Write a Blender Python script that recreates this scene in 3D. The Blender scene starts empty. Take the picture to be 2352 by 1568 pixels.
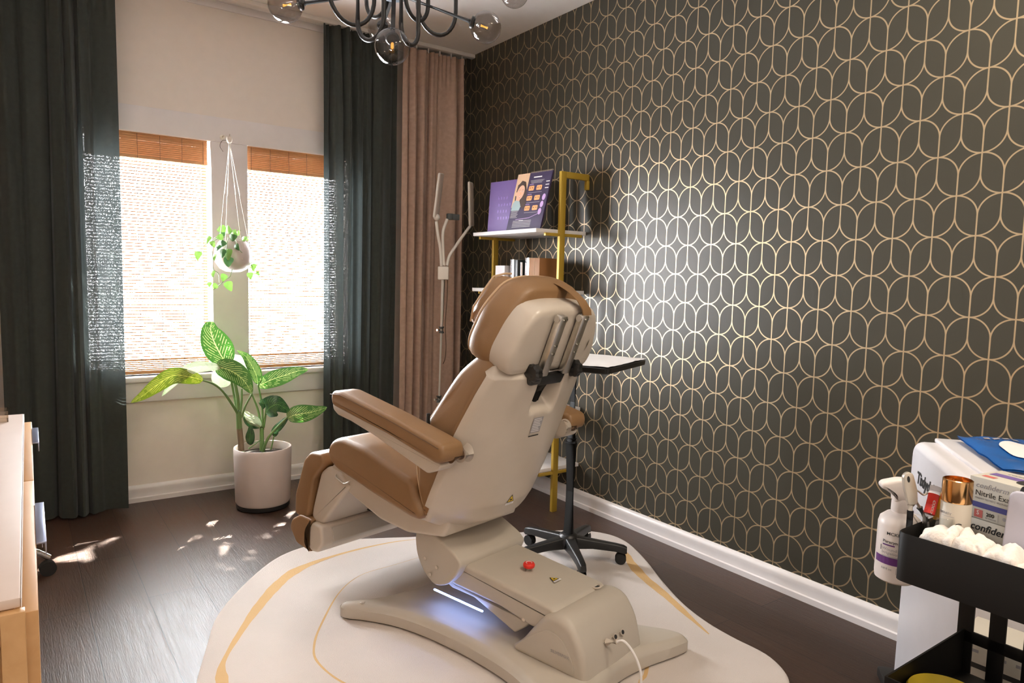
import bpy, bmesh, math, random
from mathutils import Vector, Matrix, noise
from mathutils.geometry import tessellate_polygon
random.seed(7)
sc = bpy.context.scene
COL = sc.collection
R = math.radians

# ---------------------------------------------------------------- camera
FPX = 1608.69                       # focal length in pixels of the 2352 px wide frame
CAMLOC = Vector((-2.31376, -3.86203, 1.13560))
YAW, PITCH, ROLL = R(35.59137), R(-5.04284), R(1.34169)
_f = Vector((math.sin(YAW)*math.cos(PITCH), math.cos(YAW)*math.cos(PITCH), math.sin(PITCH)))
_r = Vector((math.cos(YAW), -math.sin(YAW), 0)); _u = _r.cross(_f)
CR = math.cos(ROLL)*_r + math.sin(ROLL)*_u
CU = -math.sin(ROLL)*_r + math.cos(ROLL)*_u
cam = bpy.data.cameras.new('camera'); cam.sensor_width = 36; cam.lens = 36*FPX/2352; cam.clip_start = .02
camo = bpy.data.objects.new('camera', cam); COL.objects.link(camo)
camo.matrix_world = Matrix((( CR.x, CU.x, -_f.x, CAMLOC.x), (CR.y, CU.y, -_f.y, CAMLOC.y), (CR.z, CU.z, -_f.z, CAMLOC.z), (0, 0, 0, 1)))
sc.camera = camo

# ---------------------------------------------------------------- sky, daylight, lamps, exposure
world = bpy.data.worlds.new('sky'); sc.world = world; world.use_nodes = True
_bg = world.node_tree.nodes['Background']
_bg.inputs['Color'].default_value = (.93, .96, 1.0, 1); _bg.inputs['Strength'].default_value = 94.0
WINS = [(-2.03, -1.475), (-1.305, -.75)]
WZ0, WZ1 = .625, 1.795
def light(name, kind, loc, energy, col, size=None, rot=None, sizey=None):
    l = bpy.data.lights.new(name, kind); l.energy = energy; l.color = col
    if kind == 'AREA':
        l.size = size
        if sizey: l.shape = 'RECTANGLE'; l.size_y = sizey
    elif size is not None and kind != 'SUN': l.shadow_soft_size = size
    o = bpy.data.objects.new(name, l); COL.objects.link(o); o.location = loc
    if rot: o.rotation_euler = rot
    return o
for i, (a, b) in enumerate(WINS):
    p = light('sky_portal', 'AREA', ((a+b)/2, .16, (WZ0+WZ1)/2), 1, (1, 1, 1), b-a+.04, (R(-90), 0, 0), WZ1-WZ0+.04)
    p.data.cycles.is_portal = True
# low winter sun from beyond the right of the window wall, mostly caught by the added leaf screen outside
SUNV = Vector((.55*.643, .83*.643, .766)).normalized()
sun = light('sun', 'SUN', (0, 3, 6), 200, (1, .93, .82)); sun.data.angle = R(.3)
sun.rotation_euler = SUNV.to_track_quat('Z', 'Y').to_euler()
# warm ceiling lamps of the room, behind the photographer
light('ceiling_lamp', 'AREA', (-1.35, -4.35, 2.40), 15, (1, .85, .68), .5, (0, 0, 0))
light('ceiling_lamp', 'AREA', (-.62, -3.25, 2.43), 13, (1, .85, .66), .3, (0, 0, 0))
sc.view_settings.view_transform = 'Standard'; sc.view_settings.look = 'None'
sc.view_settings.gamma = 1; sc.view_settings.exposure = 0.36
sc.view_settings.use_curve_mapping = False
sc.cycles.max_bounces = 10; sc.cycles.transparent_max_bounces = 24
sc.cycles.diffuse_bounces = 5; sc.cycles.glossy_bounces = 4
sc.cycles.sample_clamp_indirect = 6.0
sc.cycles.caustics_reflective = False; sc.cycles.caustics_refractive = False
sc.cycles.use_denoising = True

# ---------------------------------------------------------------- materials
MATS = {}
def nodes(name):
    m = bpy.data.materials.new(name); m.use_nodes = True
    nt = m.node_tree; b = nt.nodes['Principled BSDF']
    MATS[name] = m
    return m, nt, b
def N(nt, t, **kw):
    n = nt.nodes.new(t)
    for k, v in kw.items(): setattr(n, k, v)
    return n
def setin(n, **kw):
    for k, v in kw.items():
        n.inputs[k].default_value = v
def mat(name, col, rough=.5, metal=0, spec=.5, var=.0, vscale=20, bump=0, bscale=200, coat=0, sheen=0, emit=None, estr=0):
    m, nt, b = nodes(name)
    c = (*col, 1)
    b.inputs['Base Color'].default_value = c
    b.inputs['Roughness'].default_value = rough; b.inputs['Metallic'].default_value = metal
    b.inputs['Specular IOR Level'].default_value = spec
    if coat: b.inputs['Coat Weight'].default_value = coat; b.inputs['Coat Roughness'].default_value = .15
    if sheen: b.inputs['Sheen Weight'].default_value = sheen
    if emit: b.inputs['Emission Color'].default_value = (*emit, 1); b.inputs['Emission Strength'].default_value = estr
    tc = N(nt, 'ShaderNodeTexCoord')
    nz = N(nt, 'ShaderNodeTexNoise'); setin(nz, Scale=vscale, Detail=4.0)
    nt.links.new(tc.outputs['Object'], nz.inputs['Vector'])
    mx = N(nt, 'ShaderNodeMix', data_type='RGBA')
    v = max(var, .04)
    mx.inputs[6].default_value = tuple(x*(1-v) for x in col)+(1,)
    mx.inputs[7].default_value = tuple(min(1, x*(1+v)) for x in col)+(1,)
    nt.links.new(nz.outputs['Fac'], mx.inputs[0]); nt.links.new(mx.outputs[2], b.inputs['Base Color'])
    if bump:
        n2 = N(nt, 'ShaderNodeTexNoise'); setin(n2, Scale=bscale, Detail=3.0)
        nt.links.new(tc.outputs['Object'], n2.inputs['Vector'])
        bp = N(nt, 'ShaderNodeBump'); setin(bp, Strength=bump, Distance=.002)
        nt.links.new(n2.outputs['Fac'], bp.inputs['Height']); nt.links.new(bp.outputs['Normal'], b.inputs['Normal'])
    return m
def math_(nt, op, a, b=None, c=None):
    n = N(nt, 'ShaderNodeMath', operation=op)
    for i, v in enumerate((a, b, c)):
        if v is None: continue
        if isinstance(v, (int, float)): n.inputs[i].default_value = v
        else: nt.links.new(v, n.inputs[i])
    return n.outputs[0]

def wallpaper():
    m, nt, b = nodes('wallpaper')
    A = .06
    tc = N(nt, 'ShaderNodeTexCoord'); sp = N(nt, 'ShaderNodeSeparateXYZ')
    nt.links.new(tc.outputs['Object'], sp.inputs[0])
    u = math_(nt, 'DIVIDE', math_(nt, 'SUBTRACT', -2.478, sp.outputs['Y']), A)     # column units
    v = math_(nt, 'DIVIDE', math_(nt, 'SUBTRACT', 2.016, sp.outputs['Z']), A)
    def fam(du, dv):
        uu = math_(nt, 'SUBTRACT', math_(nt, 'FLOORED_MODULO', math_(nt, 'ADD', u, 1+du), 2), 1)
        vv = math_(nt, 'SUBTRACT', math_(nt, 'FLOORED_MODULO', math_(nt, 'ADD', v, 2+dv), 4), 2)
        vs = math_(nt, 'MAXIMUM', math_(nt, 'SUBTRACT', math_(nt, 'ABSOLUTE', vv), 1.0), 0)
        d = math_(nt, 'SQRT', math_(nt, 'ADD', math_(nt, 'MULTIPLY', uu, uu), math_(nt, 'MULTIPLY', vs, vs)))
        return math_(nt, 'ABSOLUTE', math_(nt, 'SUBTRACT', d, 1))
    d = math_(nt, 'MINIMUM', fam(0, -2), fam(1, 0))
    line = math_(nt, 'LESS_THAN', d, .036)
    nz = N(nt, 'ShaderNodeTexNoise'); setin(nz, Scale=1.7, Detail=5.0); nt.links.new(tc.outputs['Object'], nz.inputs['Vector'])
    bgc = N(nt, 'ShaderNodeMix', data_type='RGBA')
    bgc.inputs[6].default_value = (.043, .040, .029, 1); bgc.inputs[7].default_value = (.055, .051, .038, 1)
    nt.links.new(nz.outputs['Fac'], bgc.inputs[0])
    mx = N(nt, 'ShaderNodeMix', data_type='RGBA'); mx.inputs[7].default_value = (.52, .40, .25, 1)
    nt.links.new(line, mx.inputs[0]); nt.links.new(bgc.outputs[2], mx.inputs[6]); nt.links.new(mx.outputs[2], b.inputs['Base Color'])
    nt.links.new(math_(nt, 'MULTIPLY', line, .85), b.inputs['Metallic'])
    nt.links.new(math_(nt, 'ADD', .36, math_(nt, 'MULTIPLY', line, .02)), b.inputs['Roughness'])
    b.inputs['Specular IOR Level'].default_value = .29
    lin = N(nt, 'ShaderNodeTexNoise'); setin(lin, Scale=120.0, Detail=3.0)
    mp = N(nt, 'ShaderNodeMapping'); mp.inputs['Scale'].default_value = (1, 3, .35)
    nt.links.new(tc.outputs['Object'], mp.inputs[0]); nt.links.new(mp.outputs[0], lin.inputs['Vector'])
    bp = N(nt, 'ShaderNodeBump'); setin(bp, Strength=.12, Distance=.002)
    nt.links.new(lin.outputs['Fac'], bp.inputs['Height']); nt.links.new(bp.outputs['Normal'], b.inputs['Normal'])
    return m

def plank_floor():
    m, nt, b = nodes('dark_plank_floor')
    tc = N(nt, 'ShaderNodeTexCoord')
    mp = N(nt, 'ShaderNodeMapping'); mp.inputs['Rotation'].default_value = (0, 0, R(90))
    nt.links.new(tc.outputs['Object'], mp.inputs[0])
    br = N(nt, 'ShaderNodeTexBrick'); br.offset = .37
    setin(br, Scale=1.0); br.inputs['Brick Width'].default_value = 1.22; br.inputs['Row Height'].default_value = .178
    br.inputs['Mortar Size'].default_value = .0016; br.inputs['Mortar Smooth'].default_value = .2
    br.inputs['Color1'].default_value = (.076, .042, .029, 1); br.inputs['Color2'].default_value = (.048, .027, .019, 1)
    br.inputs['Mortar'].default_value = (.012, .008, .006, 1)
    nt.links.new(mp.outputs[0], br.inputs['Vector'])
    mg = N(nt, 'ShaderNodeMapping'); mg.inputs['Scale'].default_value = (1.0, 14, 1.0)
    nt.links.new(mp.outputs[0], mg.inputs[0])
    g = N(nt, 'ShaderNodeTexNoise'); setin(g, Scale=5.0, Detail=8.0, Roughness=.65, Distortion=1.2); nt.links.new(mg.outputs[0], g.inputs['Vector'])
    mx = N(nt, 'ShaderNodeMix', data_type='RGBA', blend_type='MULTIPLY'); mx.inputs[0].default_value = .75
    rp = N(nt, 'ShaderNodeValToRGB'); rp.color_ramp.elements[0].position = .3; rp.color_ramp.elements[0].color = (.45, .43, .42, 1)
    rp.color_ramp.elements[1].position = .7; rp.color_ramp.elements[1].color = (1.25, 1.2, 1.15, 1)
    nt.links.new(g.outputs['Fac'], rp.inputs[0]); nt.links.new(br.outputs['Color'], mx.inputs[6]); nt.links.new(rp.outputs[0], mx.inputs[7])
    nt.links.new(mx.outputs[2], b.inputs['Base Color'])
    nt.links.new(math_(nt, 'ADD', .30, math_(nt, 'MULTIPLY', g.outputs['Fac'], .22)), b.inputs['Roughness'])
    fine = N(nt, 'ShaderNodeTexNoise'); setin(fine, Scale=26.0, Detail=6.0, Distortion=.8); nt.links.new(mg.outputs[0], fine.inputs['Vector'])
    h = math_(nt, 'ADD', math_(nt, 'MULTIPLY', fine.outputs['Fac'], .6), math_(nt, 'ADD', g.outputs['Fac'], math_(nt, 'MULTIPLY', br.outputs['Fac'], -1.2)))
    bp = N(nt, 'ShaderNodeBump'); setin(bp, Strength=.5, Distance=.0022); nt.links.new(h, bp.inputs['Height'])
    nt.links.new(bp.outputs['Normal'], b.inputs['Normal'])
    return m

def fabric(name, col, trans, holes, tcol=None, weave=900, rough=.9):
    """woven curtain cloth: diffuse + translucent, with the open weave letting a little light straight through"""
    m, nt, b = nodes(name)
    out = nt.nodes['Material Output']
    tc = N(nt, 'ShaderNodeTexCoord')
    mp = N(nt, 'ShaderNodeMapping'); mp.inputs['Scale'].default_value = (1, .15, 1)
    nt.links.new(tc.outputs['Object'], mp.inputs[0])
    nz = N(nt, 'ShaderNodeTexNoise'); setin(nz, Scale=weave*.28, Detail=3.0); nt.links.new(mp.outputs[0], nz.inputs['Vector'])
    slub = N(nt, 'ShaderNodeTexNoise'); setin(slub, Scale=60.0, Detail=5.0); nt.links.new(mp.outputs[0], slub.inputs['Vector'])
    mx = N(nt, 'ShaderNodeMix', data_type='RGBA')
    mx.inputs[6].default_value = tuple(x*.8 for x in col)+(1,); mx.inputs[7].default_value = tuple(x*1.2 for x in col)+(1,)
    nt.links.new(slub.outputs['Fac'], mx.inputs[0]); nt.links.new(mx.outputs[2], b.inputs['Base Color'])
    b.inputs['Roughness'].default_value = rough; b.inputs['Specular IOR Level'].default_value = .15; b.inputs['Sheen Weight'].default_value = .15
    bp = N(nt, 'ShaderNodeBump'); setin(bp, Strength=.25, Distance=.001); nt.links.new(nz.outputs['Fac'], bp.inputs['Height']); nt.links.new(bp.outputs['Normal'], b.inputs['Normal'])
    tr = N(nt, 'ShaderNodeBsdfTranslucent'); tr.inputs['Color'].default_value = (*(tcol or col), 1)
    m1 = N(nt, 'ShaderNodeMixShader'); m1.inputs[0].default_value = trans
    nt.links.new(b.outputs[0], m1.inputs[1]); nt.links.new(tr.outputs[0], m1.inputs[2])
    res = m1.outputs[0]
    if holes:
        tp = N(nt, 'ShaderNodeBsdfTransparent')
        rp = N(nt, 'ShaderNodeMapRange'); rp.inputs['From Min'].default_value = .5; rp.inputs['From Max'].default_value = .68
        rp.inputs['To Max'].default_value = holes
        nt.links.new(nz.outputs['Fac'], rp.inputs[0])
        m2 = N(nt, 'ShaderNodeMixShader'); nt.links.new(rp.outputs[0], m2.inputs[0])
        nt.links.new(res, m2.inputs[1]); nt.links.new(tp.outputs[0], m2.inputs[2]); res = m2.outputs[0]
    nt.links.new(res, out.inputs['Surface'])
    return m

def thin_glass(name, tint=(1, 1, 1), refl=1.0, rough=.02):
    m, nt, b = nodes(name); out = nt.nodes['Material Output']
    tp = N(nt, 'ShaderNodeBsdfTransparent'); tp.inputs['Color'].default_value = (*tint, 1)
    gl = N(nt, 'ShaderNodeBsdfGlossy'); gl.inputs['Roughness'].default_value = rough
    fr = N(nt, 'ShaderNodeLayerWeight'); fr.inputs['Blend'].default_value = .5
    f5 = math_(nt, 'ADD', .045, math_(nt, 'MULTIPLY', math_(nt, 'POWER', fr.outputs['Facing'], 4), .75))
    mx = N(nt, 'ShaderNodeMixShader'); nt.links.new(math_(nt, 'MULTIPLY', f5, refl), mx.inputs[0])
    nt.links.new(tp.outputs[0], mx.inputs[1]); nt.links.new(gl.outputs[0], mx.inputs[2]); nt.links.new(mx.outputs[0], out.inputs['Surface'])
    return m

def leafy(name, c1, c2, trans=.10, rough=.35, vein=True, tboost=1.6):
    m, nt, b = nodes(name); out = nt.nodes['Material Output']
    uv = N(nt, 'ShaderNodeUVMap'); sp = N(nt, 'ShaderNodeSeparateXYZ'); nt.links.new(uv.outputs[0], sp.inputs[0])
    # feathered pale marks running out from the midrib
    au = math_(nt, 'ABSOLUTE', math_(nt, 'SUBTRACT', sp.outputs[0], .5))
    ph = math_(nt, 'SUBTRACT', math_(nt, 'MULTIPLY', sp.outputs[1], 14), math_(nt, 'MULTIPLY', au, 9))
    st = math_(nt, 'ABSOLUTE', math_(nt, 'SINE', math_(nt, 'MULTIPLY', ph, 3.14159)))
    nz = N(nt, 'ShaderNodeTexNoise'); setin(nz, Scale=45.0, Detail=3.0)
    tc = N(nt, 'ShaderNodeTexCoord'); nt.links.new(tc.outputs['Object'], nz.inputs['Vector'])
    band = math_(nt, 'MULTIPLY', math_(nt, 'LESS_THAN', st, .34), math_(nt, 'LESS_THAN', au, .40))
    fac = math_(nt, 'MULTIPLY', band, math_(nt, 'GREATER_THAN', nz.outputs['Fac'], .44))
    fac = math_(nt, 'MAXIMUM', fac, math_(nt, 'LESS_THAN', au, .018))
    mx = N(nt, 'ShaderNodeMix', data_type='RGBA'); mx.inputs[6].default_value = (*c1, 1); mx.inputs[7].default_value = (*c2, 1)
    if vein: nt.links.new(fac, mx.inputs[0])
    else: nt.links.new(math_(nt, 'MULTIPLY', nz.outputs['Fac'], .6), mx.inputs[0])
    nt.links.new(mx.outputs[2], b.inputs['Base Color']); b.inputs['Roughness'].default_value = rough
    tr = N(nt, 'ShaderNodeBsdfTranslucent')
    hs = N(nt, 'ShaderNodeHueSaturation'); setin(hs, Value=tboost, Saturation=1.1); nt.links.new(mx.outputs[2], hs.inputs['Color']); nt.links.new(hs.outputs[0], tr.inputs['Color'])
    ms = N(nt, 'ShaderNodeMixShader'); ms.inputs[0].default_value = trans
    nt.links.new(b.outputs[0], ms.inputs[1]); nt.links.new(tr.outputs[0], ms.inputs[2]); nt.links.new(ms.outputs[0], out.inputs['Surface'])
    return m

def wood(name, c1, c2, scale=3.0, stretch=(12, 1, 12), rough=.45):
    m, nt, b = nodes(name)
    tc = N(nt, 'ShaderNodeTexCoord'); mp = N(nt, 'ShaderNodeMapping'); mp.inputs['Scale'].default_value = stretch
    nt.links.new(tc.outputs['Object'], mp.inputs[0])
    nz = N(nt, 'ShaderNodeTexNoise'); setin(nz, Scale=scale, Detail=7.0, Distortion=.9); nt.links.new(mp.outputs[0], nz.inputs['Vector'])
    mx = N(nt, 'ShaderNodeMix', data_type='RGBA'); mx.inputs[6].default_value = (*c1, 1); mx.inputs[7].default_value = (*c2, 1)
    nt.links.new(nz.outputs['Fac'], mx.inputs[0]); nt.links.new(mx.outputs[2], b.inputs['Base Color']); b.inputs['Roughness'].default_value = rough
    return m

def bamboo(name, trans):
    m, nt, b = nodes(name); out = nt.nodes['Material Output']
    tc = N(nt, 'ShaderNodeTexCoord'); mp = N(nt, 'ShaderNodeMapping'); mp.inputs['Scale'].default_value = (3, 1, 140)
    nt.links.new(tc.outputs['Object'], mp.inputs[0])
    nz = N(nt, 'ShaderNodeTexNoise'); setin(nz, Scale=2.0, Detail=3.0); nt.links.new(mp.outputs[0], nz.inputs['Vector'])
    mx = N(nt, 'ShaderNodeMix', data_type='RGBA'); mx.inputs[6].default_value = (.42, .19, .07, 1); mx.inputs[7].default_value = (.66, .36, .16, 1)
    nt.links.new(nz.outputs['Fac'], mx.inputs[0]); nt.links.new(mx.outputs[2], b.inputs['Base Color']); b.inputs['Roughness'].default_value = .6
    tr = N(nt, 'ShaderNodeBsdfTranslucent'); nt.links.new(mx.outputs[2], tr.inputs['Color'])
    ms = N(nt, 'ShaderNodeMixShader'); ms.inputs[0].default_value = trans
    nt.links.new(b.outputs[0], ms.inputs[1]); nt.links.new(tr.outputs[0], ms.inputs[2]); nt.links.new(ms.outputs[0], out.inputs['Surface'])
    return m

wallpaper(); plank_floor(); bamboo('bamboo', .10); bamboo('bamboo_valance', .032)
mat('wall_paint', (.86, .79, .72), .75, bump=.06, bscale=90)
mat('ceiling_paint', (.90, .86, .83), .8, bump=.1, bscale=60)
mat('white_trim', (.82, .78, .77), .38, bump=.04, bscale=40)
mat('track_white', (.78, .74, .70), .45)
fabric('green_linen', (.044, .050, .044), .06, .022, (.08, .10, .10))
fabric('blush_cloth', (.46, .32, .25), .05, 0, (.42, .29, .22))
thin_glass('pane_glass', (1, 1, 1)); thin_glass('smoke_glass', (.72, .69, .67), 1.2); thin_glass('clear_glass', (.93, .94, .94), 1.2)
mat('cord_dark', (.10, .06, .04), .8); mat('cord_cream', (.75, .68, .60), .9)
mat('tan_leather', (.265, .150, .070), .40, bump=.18, bscale=420, var=.06, spec=.4)
mat('leather_thread', (.52, .36, .22), .6); mat('leather_dark', (.14, .075, .035), .5)
mat('shell_white', (.58, .51, .43), .36, coat=.15)
mat('shell_grey', (.50, .45, .38), .45)
mat('shell_dark_seam', (.18, .15, .12), .6)
mat('black_plastic', (.012, .012, .012), .4); mat('black_metal', (.007, .006, .005), .55, spec=.25); mat('black_rubber', (.012, .012, .012), .7)
mat('steel', (.72, .68, .61), .36, 1.0, var=.1, vscale=60); mat('chrome', (.85, .85, .85), .1, 1.0)
mat('red_plastic', (.75, .03, .02), .3); mat('yellow_plastic', (.92, .66, .04), .45); mat('warn_yellow', (.80, .55, .02), .5)
mat('led_strip', (.9, .95, 1), .4, emit=(.22, .38, 1), estr=22)
mat('gold_paint', (.46, .30, .035), .42, .25); mat('gold_metal', (.85, .50, .22), .14, 1.0)
mat('shelf_white', (.80, .77, .76), .35); mat('paper_white', (.85, .83, .82), .7); mat('gauze', (.86, .80, .75), .95, bump=.5, bscale=300)
mat('print_grey', (.35, .34, .36), .6); mat('print_black', (.02, .02, .02), .6)
mat('rug_cream', (.60, .53, .48), .95, bump=.8, bscale=350, var=.05, vscale=6, sheen=.3)
mat('rug_gold', (.62, .40, .18), .9, bump=.8, bscale=350)
mat('pot_ceramic', (.66, .59, .56), .5, bump=.05, bscale=30); mat('soil', (.02, .017, .014), .95, bump=1, bscale=120)
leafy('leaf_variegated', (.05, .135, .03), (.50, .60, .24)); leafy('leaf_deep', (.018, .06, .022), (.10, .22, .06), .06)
leafy('leaf_pale', (.42, .50, .33), (.70, .74, .55), .14); leafy('leaf_yellow', (.13, .19, .02), (.52, .55, .12), .11)
leafy('pothos_leaf', (.09, .21, .045), (.28, .42, .12), .11, vein=False); leafy('pothos_dark', (.03, .09, .03), (.08, .18, .06), .08, vein=False)
mat('green_stem', (.14, .24, .08), .5); mat('brown_stem', (.22, .16, .10), .7)
mat('lamp_white', (.80, .76, .70), .4); mat('lamp_panel', (.62, .52, .45), .5, bump=.4, bscale=300); mat('clamp_grey', (.10, .11, .11), .5)
mat('purple_board', (.17, .11, .33), .55); mat('navy_print', (.035, .022, .07), .45); mat('lilac_print', (.50, .33, .62), .6); mat('purple_foil', (.42, .28, .80), .3, .2)
mat('skin_print', (.72, .42, .29), .6); mat('skin_orange', (.75, .36, .14), .6); mat('hair_print', (.05, .025, .018), .6); mat('tan_print', (.66, .45, .28), .6); mat('teal_print', (.32, .42, .44), .6); mat('lip_print', (.55, .14, .12), .6)
mat('silver_foil', (.82, .80, .84), .22, .9, bump=.5, bscale=25); mat('brown_card', (.27, .12, .04), .6); mat('teal_black', (.01, .015, .017), .35); mat('white_card', (.78, .76, .79), .55)
wood('oak', (.50, .27, .10), (.66, .40, .19)); mat('cabinet_top', (.62, .50, .43), .4, var=.03); mat('blue_metal', (.42, .46, .62), .3, .85)
thin_glass('acrylic', (.9, .85, .78), 1.6)
mat('device_white', (.76, .74, .77), .35, coat=.1); mat('device_lilac', (.58, .57, .66), .4); mat('bottle_white', (.82, .76, .73), .38)
mat('purple_band', (.13, .03, .20), .5); mat('indigo_band', (.07, .075, .27), .5); mat('blue_pack', (.015, .12, .42), .25, bump=.8, bscale=25, spec=.8)
mat('amber', (.85, .42, .02), .3); mat('cream_jar', (.66, .60, .50), .35); mat('nickel', (.62, .57, .49), .35, .7)
mat('tray_black', (.012, .011, .010), .3); mat('carton', (.58, .55, .48), .6); mat('bulb_amber', (.9, .42, .05), .4, emit=(1, .42, .06), estr=1.2)
mat('black_iron', (.012, .010, .009), .38); mat('hub_grey', (.09, .11, .13), .45)
M = MATS
# ---------------------------------------------------------------- mesh helpers
def BM(): return bmesh.new()
def merge(dst, src, T=None, mi=None):
    if T is not None: src.transform(T)
    me = bpy.data.meshes.new('tmp'); 
    if mi is not None:
        for f in src.faces: f.material_index = mi
    src.to_mesh(me); src.free(); dst.from_mesh(me); bpy.data.meshes.remove(me)
    return dst
def do_bevel(bm, off, seg=2, ang=30):
    es = [e for e in bm.edges if len(e.link_faces) == 2 and e.calc_face_angle(0) > R(ang)]
    if es and off > 0:
        bmesh.ops.bevel(bm, geom=es, offset=off, segments=seg, profile=.5, affect='EDGES', clamp_overlap=True)
    return bm
def box(x0, x1, y0, y1, z0, z1, bev=0, seg=2):
    bm = BM(); bmesh.ops.create_cube(bm, size=1)
    bmesh.ops.scale(bm, vec=(x1-x0, y1-y0, z1-z0), verts=bm.verts)
    bmesh.ops.translate(bm, vec=((x0+x1)/2, (y0+y1)/2, (z0+z1)/2), verts=bm.verts)
    return do_bevel(bm, bev, seg)
def loft(rings, cap0=True, cap1=True, closed=True):
    bm = BM(); vs = [[bm.verts.new(p) for p in r] for r in rings]
    n = len(rings[0])
    for a, b in zip(vs, vs[1:]):
        for i in range(n if closed else n-1):
            j = (i+1) % n
            try: bm.faces.new((a[i], a[j], b[j], b[i]))
            except ValueError: pass
    if closed and cap0: bm.faces.new(list(reversed(vs[0])))
    if closed and cap1: bm.faces.new(vs[-1])
    bmesh.ops.recalc_face_normals(bm, faces=bm.faces)
    return bm
def area2(p): return sum(p[i-1][0]*p[i][1]-p[i][0]*p[i-1][1] for i in range(len(p)))/2
def inset2(p, d):
    s = 1 if area2(p) > 0 else -1
    out = []
    n = len(p)
    for i in range(n):
        a, b, c = Vector(p[i-1]), Vector(p[i]), Vector(p[(i+1) % n])
        t1 = (b-a).normalized() if (b-a).length > 1e-9 else Vector((0, 0)); t2 = (c-b).normalized() if (c-b).length > 1e-9 else t1
        n1 = Vector((-t1.y, t1.x))*s; n2 = Vector((-t2.y, t2.x))*s
        m = n1+n2
        if m.length < 1e-6: m = n1
        m.normalize(); k = max(.5, m.dot(n1))
        out.append(tuple(b+m*d/k))
    return out
def round2(p, r, seg=5):
    """round the corners of a 2D polygon; r is one radius or one per corner"""
    out = []; n = len(p)
    for i in range(n):
        a, b, c = Vector(p[i-1]), Vector(p[i]), Vector(p[(i+1) % n])
        rr = r[i] if isinstance(r, (list, tuple)) else r
        d1, d2 = (a-b), (c-b)
        l = min(rr, d1.length*.48, d2.length*.48)
        if l < 1e-5: out.append(tuple(b)); continue
        p0 = b+d1.normalized()*l; p1 = b+d2.normalized()*l
        for k in range(seg+1):
            t = k/seg
            out.append(tuple(p0*(1-t)**2+b*2*t*(1-t)+p1*t*t))
    return out
def slab(poly, w0, w1, r=.0, seg=4, axes='xz'):
    """extrude a 2D outline along the third axis, with rounded rims of radius r"""
    def P3(q, w):
        if axes == 'xz': return (q[0], w, q[1])
        if axes == 'xy': return (q[0], q[1], w)
        return (w, q[0], q[1])
    if r > 0:
        rings = []; top = []
        for k in range(seg, -1, -1):
            a = (math.pi/2)*k/seg; q2 = inset2(poly, r*(1-math.cos(a)))
            rings.append([P3(q, w0+r*(1-math.sin(a))) for q in q2]); top.append([P3(q, w1-r*(1-math.sin(a))) for q in q2])
        rings += top[::-1]
    else:
        rings = [[P3(q, w0) for q in poly], [P3(q, w1) for q in poly]]
    return loft(rings)
def frame_for(d):
    d = d.normalized(); up = Vector((0, 0, 1)) if abs(d.z) < .95 else Vector((1, 0, 0))
    a = d.cross(up).normalized(); return a, a.cross(d).normalized()
def tube(pts, r, seg=10, cap=True):
    pts = [Vector(p) for p in pts]; n = len(pts); rings = []
    pa = None
    for i, p in enumerate(pts):
        d = (pts[min(i+1, n-1)]-pts[max(i-1, 0)])
        if d.length < 1e-9: d = Vector((0, 0, 1))
        d.normalize()
        if pa is None: a, b = frame_for(d)
        else:
            a = pa-d*pa.dot(d)
            if a.length < 1e-6: a, b = frame_for(d)
            a.normalize(); b = d.cross(a)
        pa = a
        rr = r[i] if isinstance(r, (list, tuple)) else r
        rings.append([p+(a*math.cos(2*math.pi*k/seg)+b*math.sin(2*math.pi*k/seg))*rr for k in range(seg)])
    return loft(rings, cap, cap)
def smooth_path(pts, sub=6):
    pts = [Vector(p) for p in pts]; out = []
    for i in range(len(pts)-1):
        p0 = pts[max(i-1, 0)]; p1 = pts[i]; p2 = pts[i+1]; p3 = pts[min(i+2, len(pts)-1)]
        for k in range(sub):
            t = k/sub
            out.append(.5*((2*p1)+(-p0+p2)*t+(2*p0-5*p1+4*p2-p3)*t*t+(-p0+3*p1-3*p2+p3)*t**3))
    out.append(pts[-1]); return out
def cyl(p0, p1, r0, r1=None, seg=24):
    r1 = r0 if r1 is None else r1
    return tube([p0, p1], [r0, r1], seg)
def lathe(prof, c=(0, 0, 0), seg=40, close=True):
    rings = [[(c[0]+r*math.cos(2*math.pi*k/seg), c[1]+r*math.sin(2*math.pi*k/seg), c[2]+z) for k in range(seg)] for r, z in prof]
    return loft(rings, close, close)
def sphere(c, r, u=28, v=16, sc3=(1, 1, 1)):
    bm = BM(); bmesh.ops.create_uvsphere(bm, u_segments=u, v_segments=v, radius=r)
    bmesh.ops.scale(bm, vec=sc3, verts=bm.verts); bmesh.ops.translate(bm, vec=c, verts=bm.verts); return bm
def ring_torus(c, R0, r, ax=(0, 0, 1), seg=36, a0=0, a1=2*math.pi):
    a, b = frame_for(Vector(ax))
    full = abs(a1-a0-2*math.pi) < 1e-6
    pts = [Vector(c)+(a*math.cos(a0+(a1-a0)*k/seg)+b*math.sin(a0+(a1-a0)*k/seg))*R0 for k in range(seg+1)]
    return tube(pts, r, 8, not full)
def quad(a, b, c, d):
    bm = BM(); bm.faces.new([bm.verts.new(p) for p in (a, b, c, d)]); return bm
def ngon(pts):
    bm = BM(); bm.faces.new([bm.verts.new(p) for p in pts]); return bm
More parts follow.
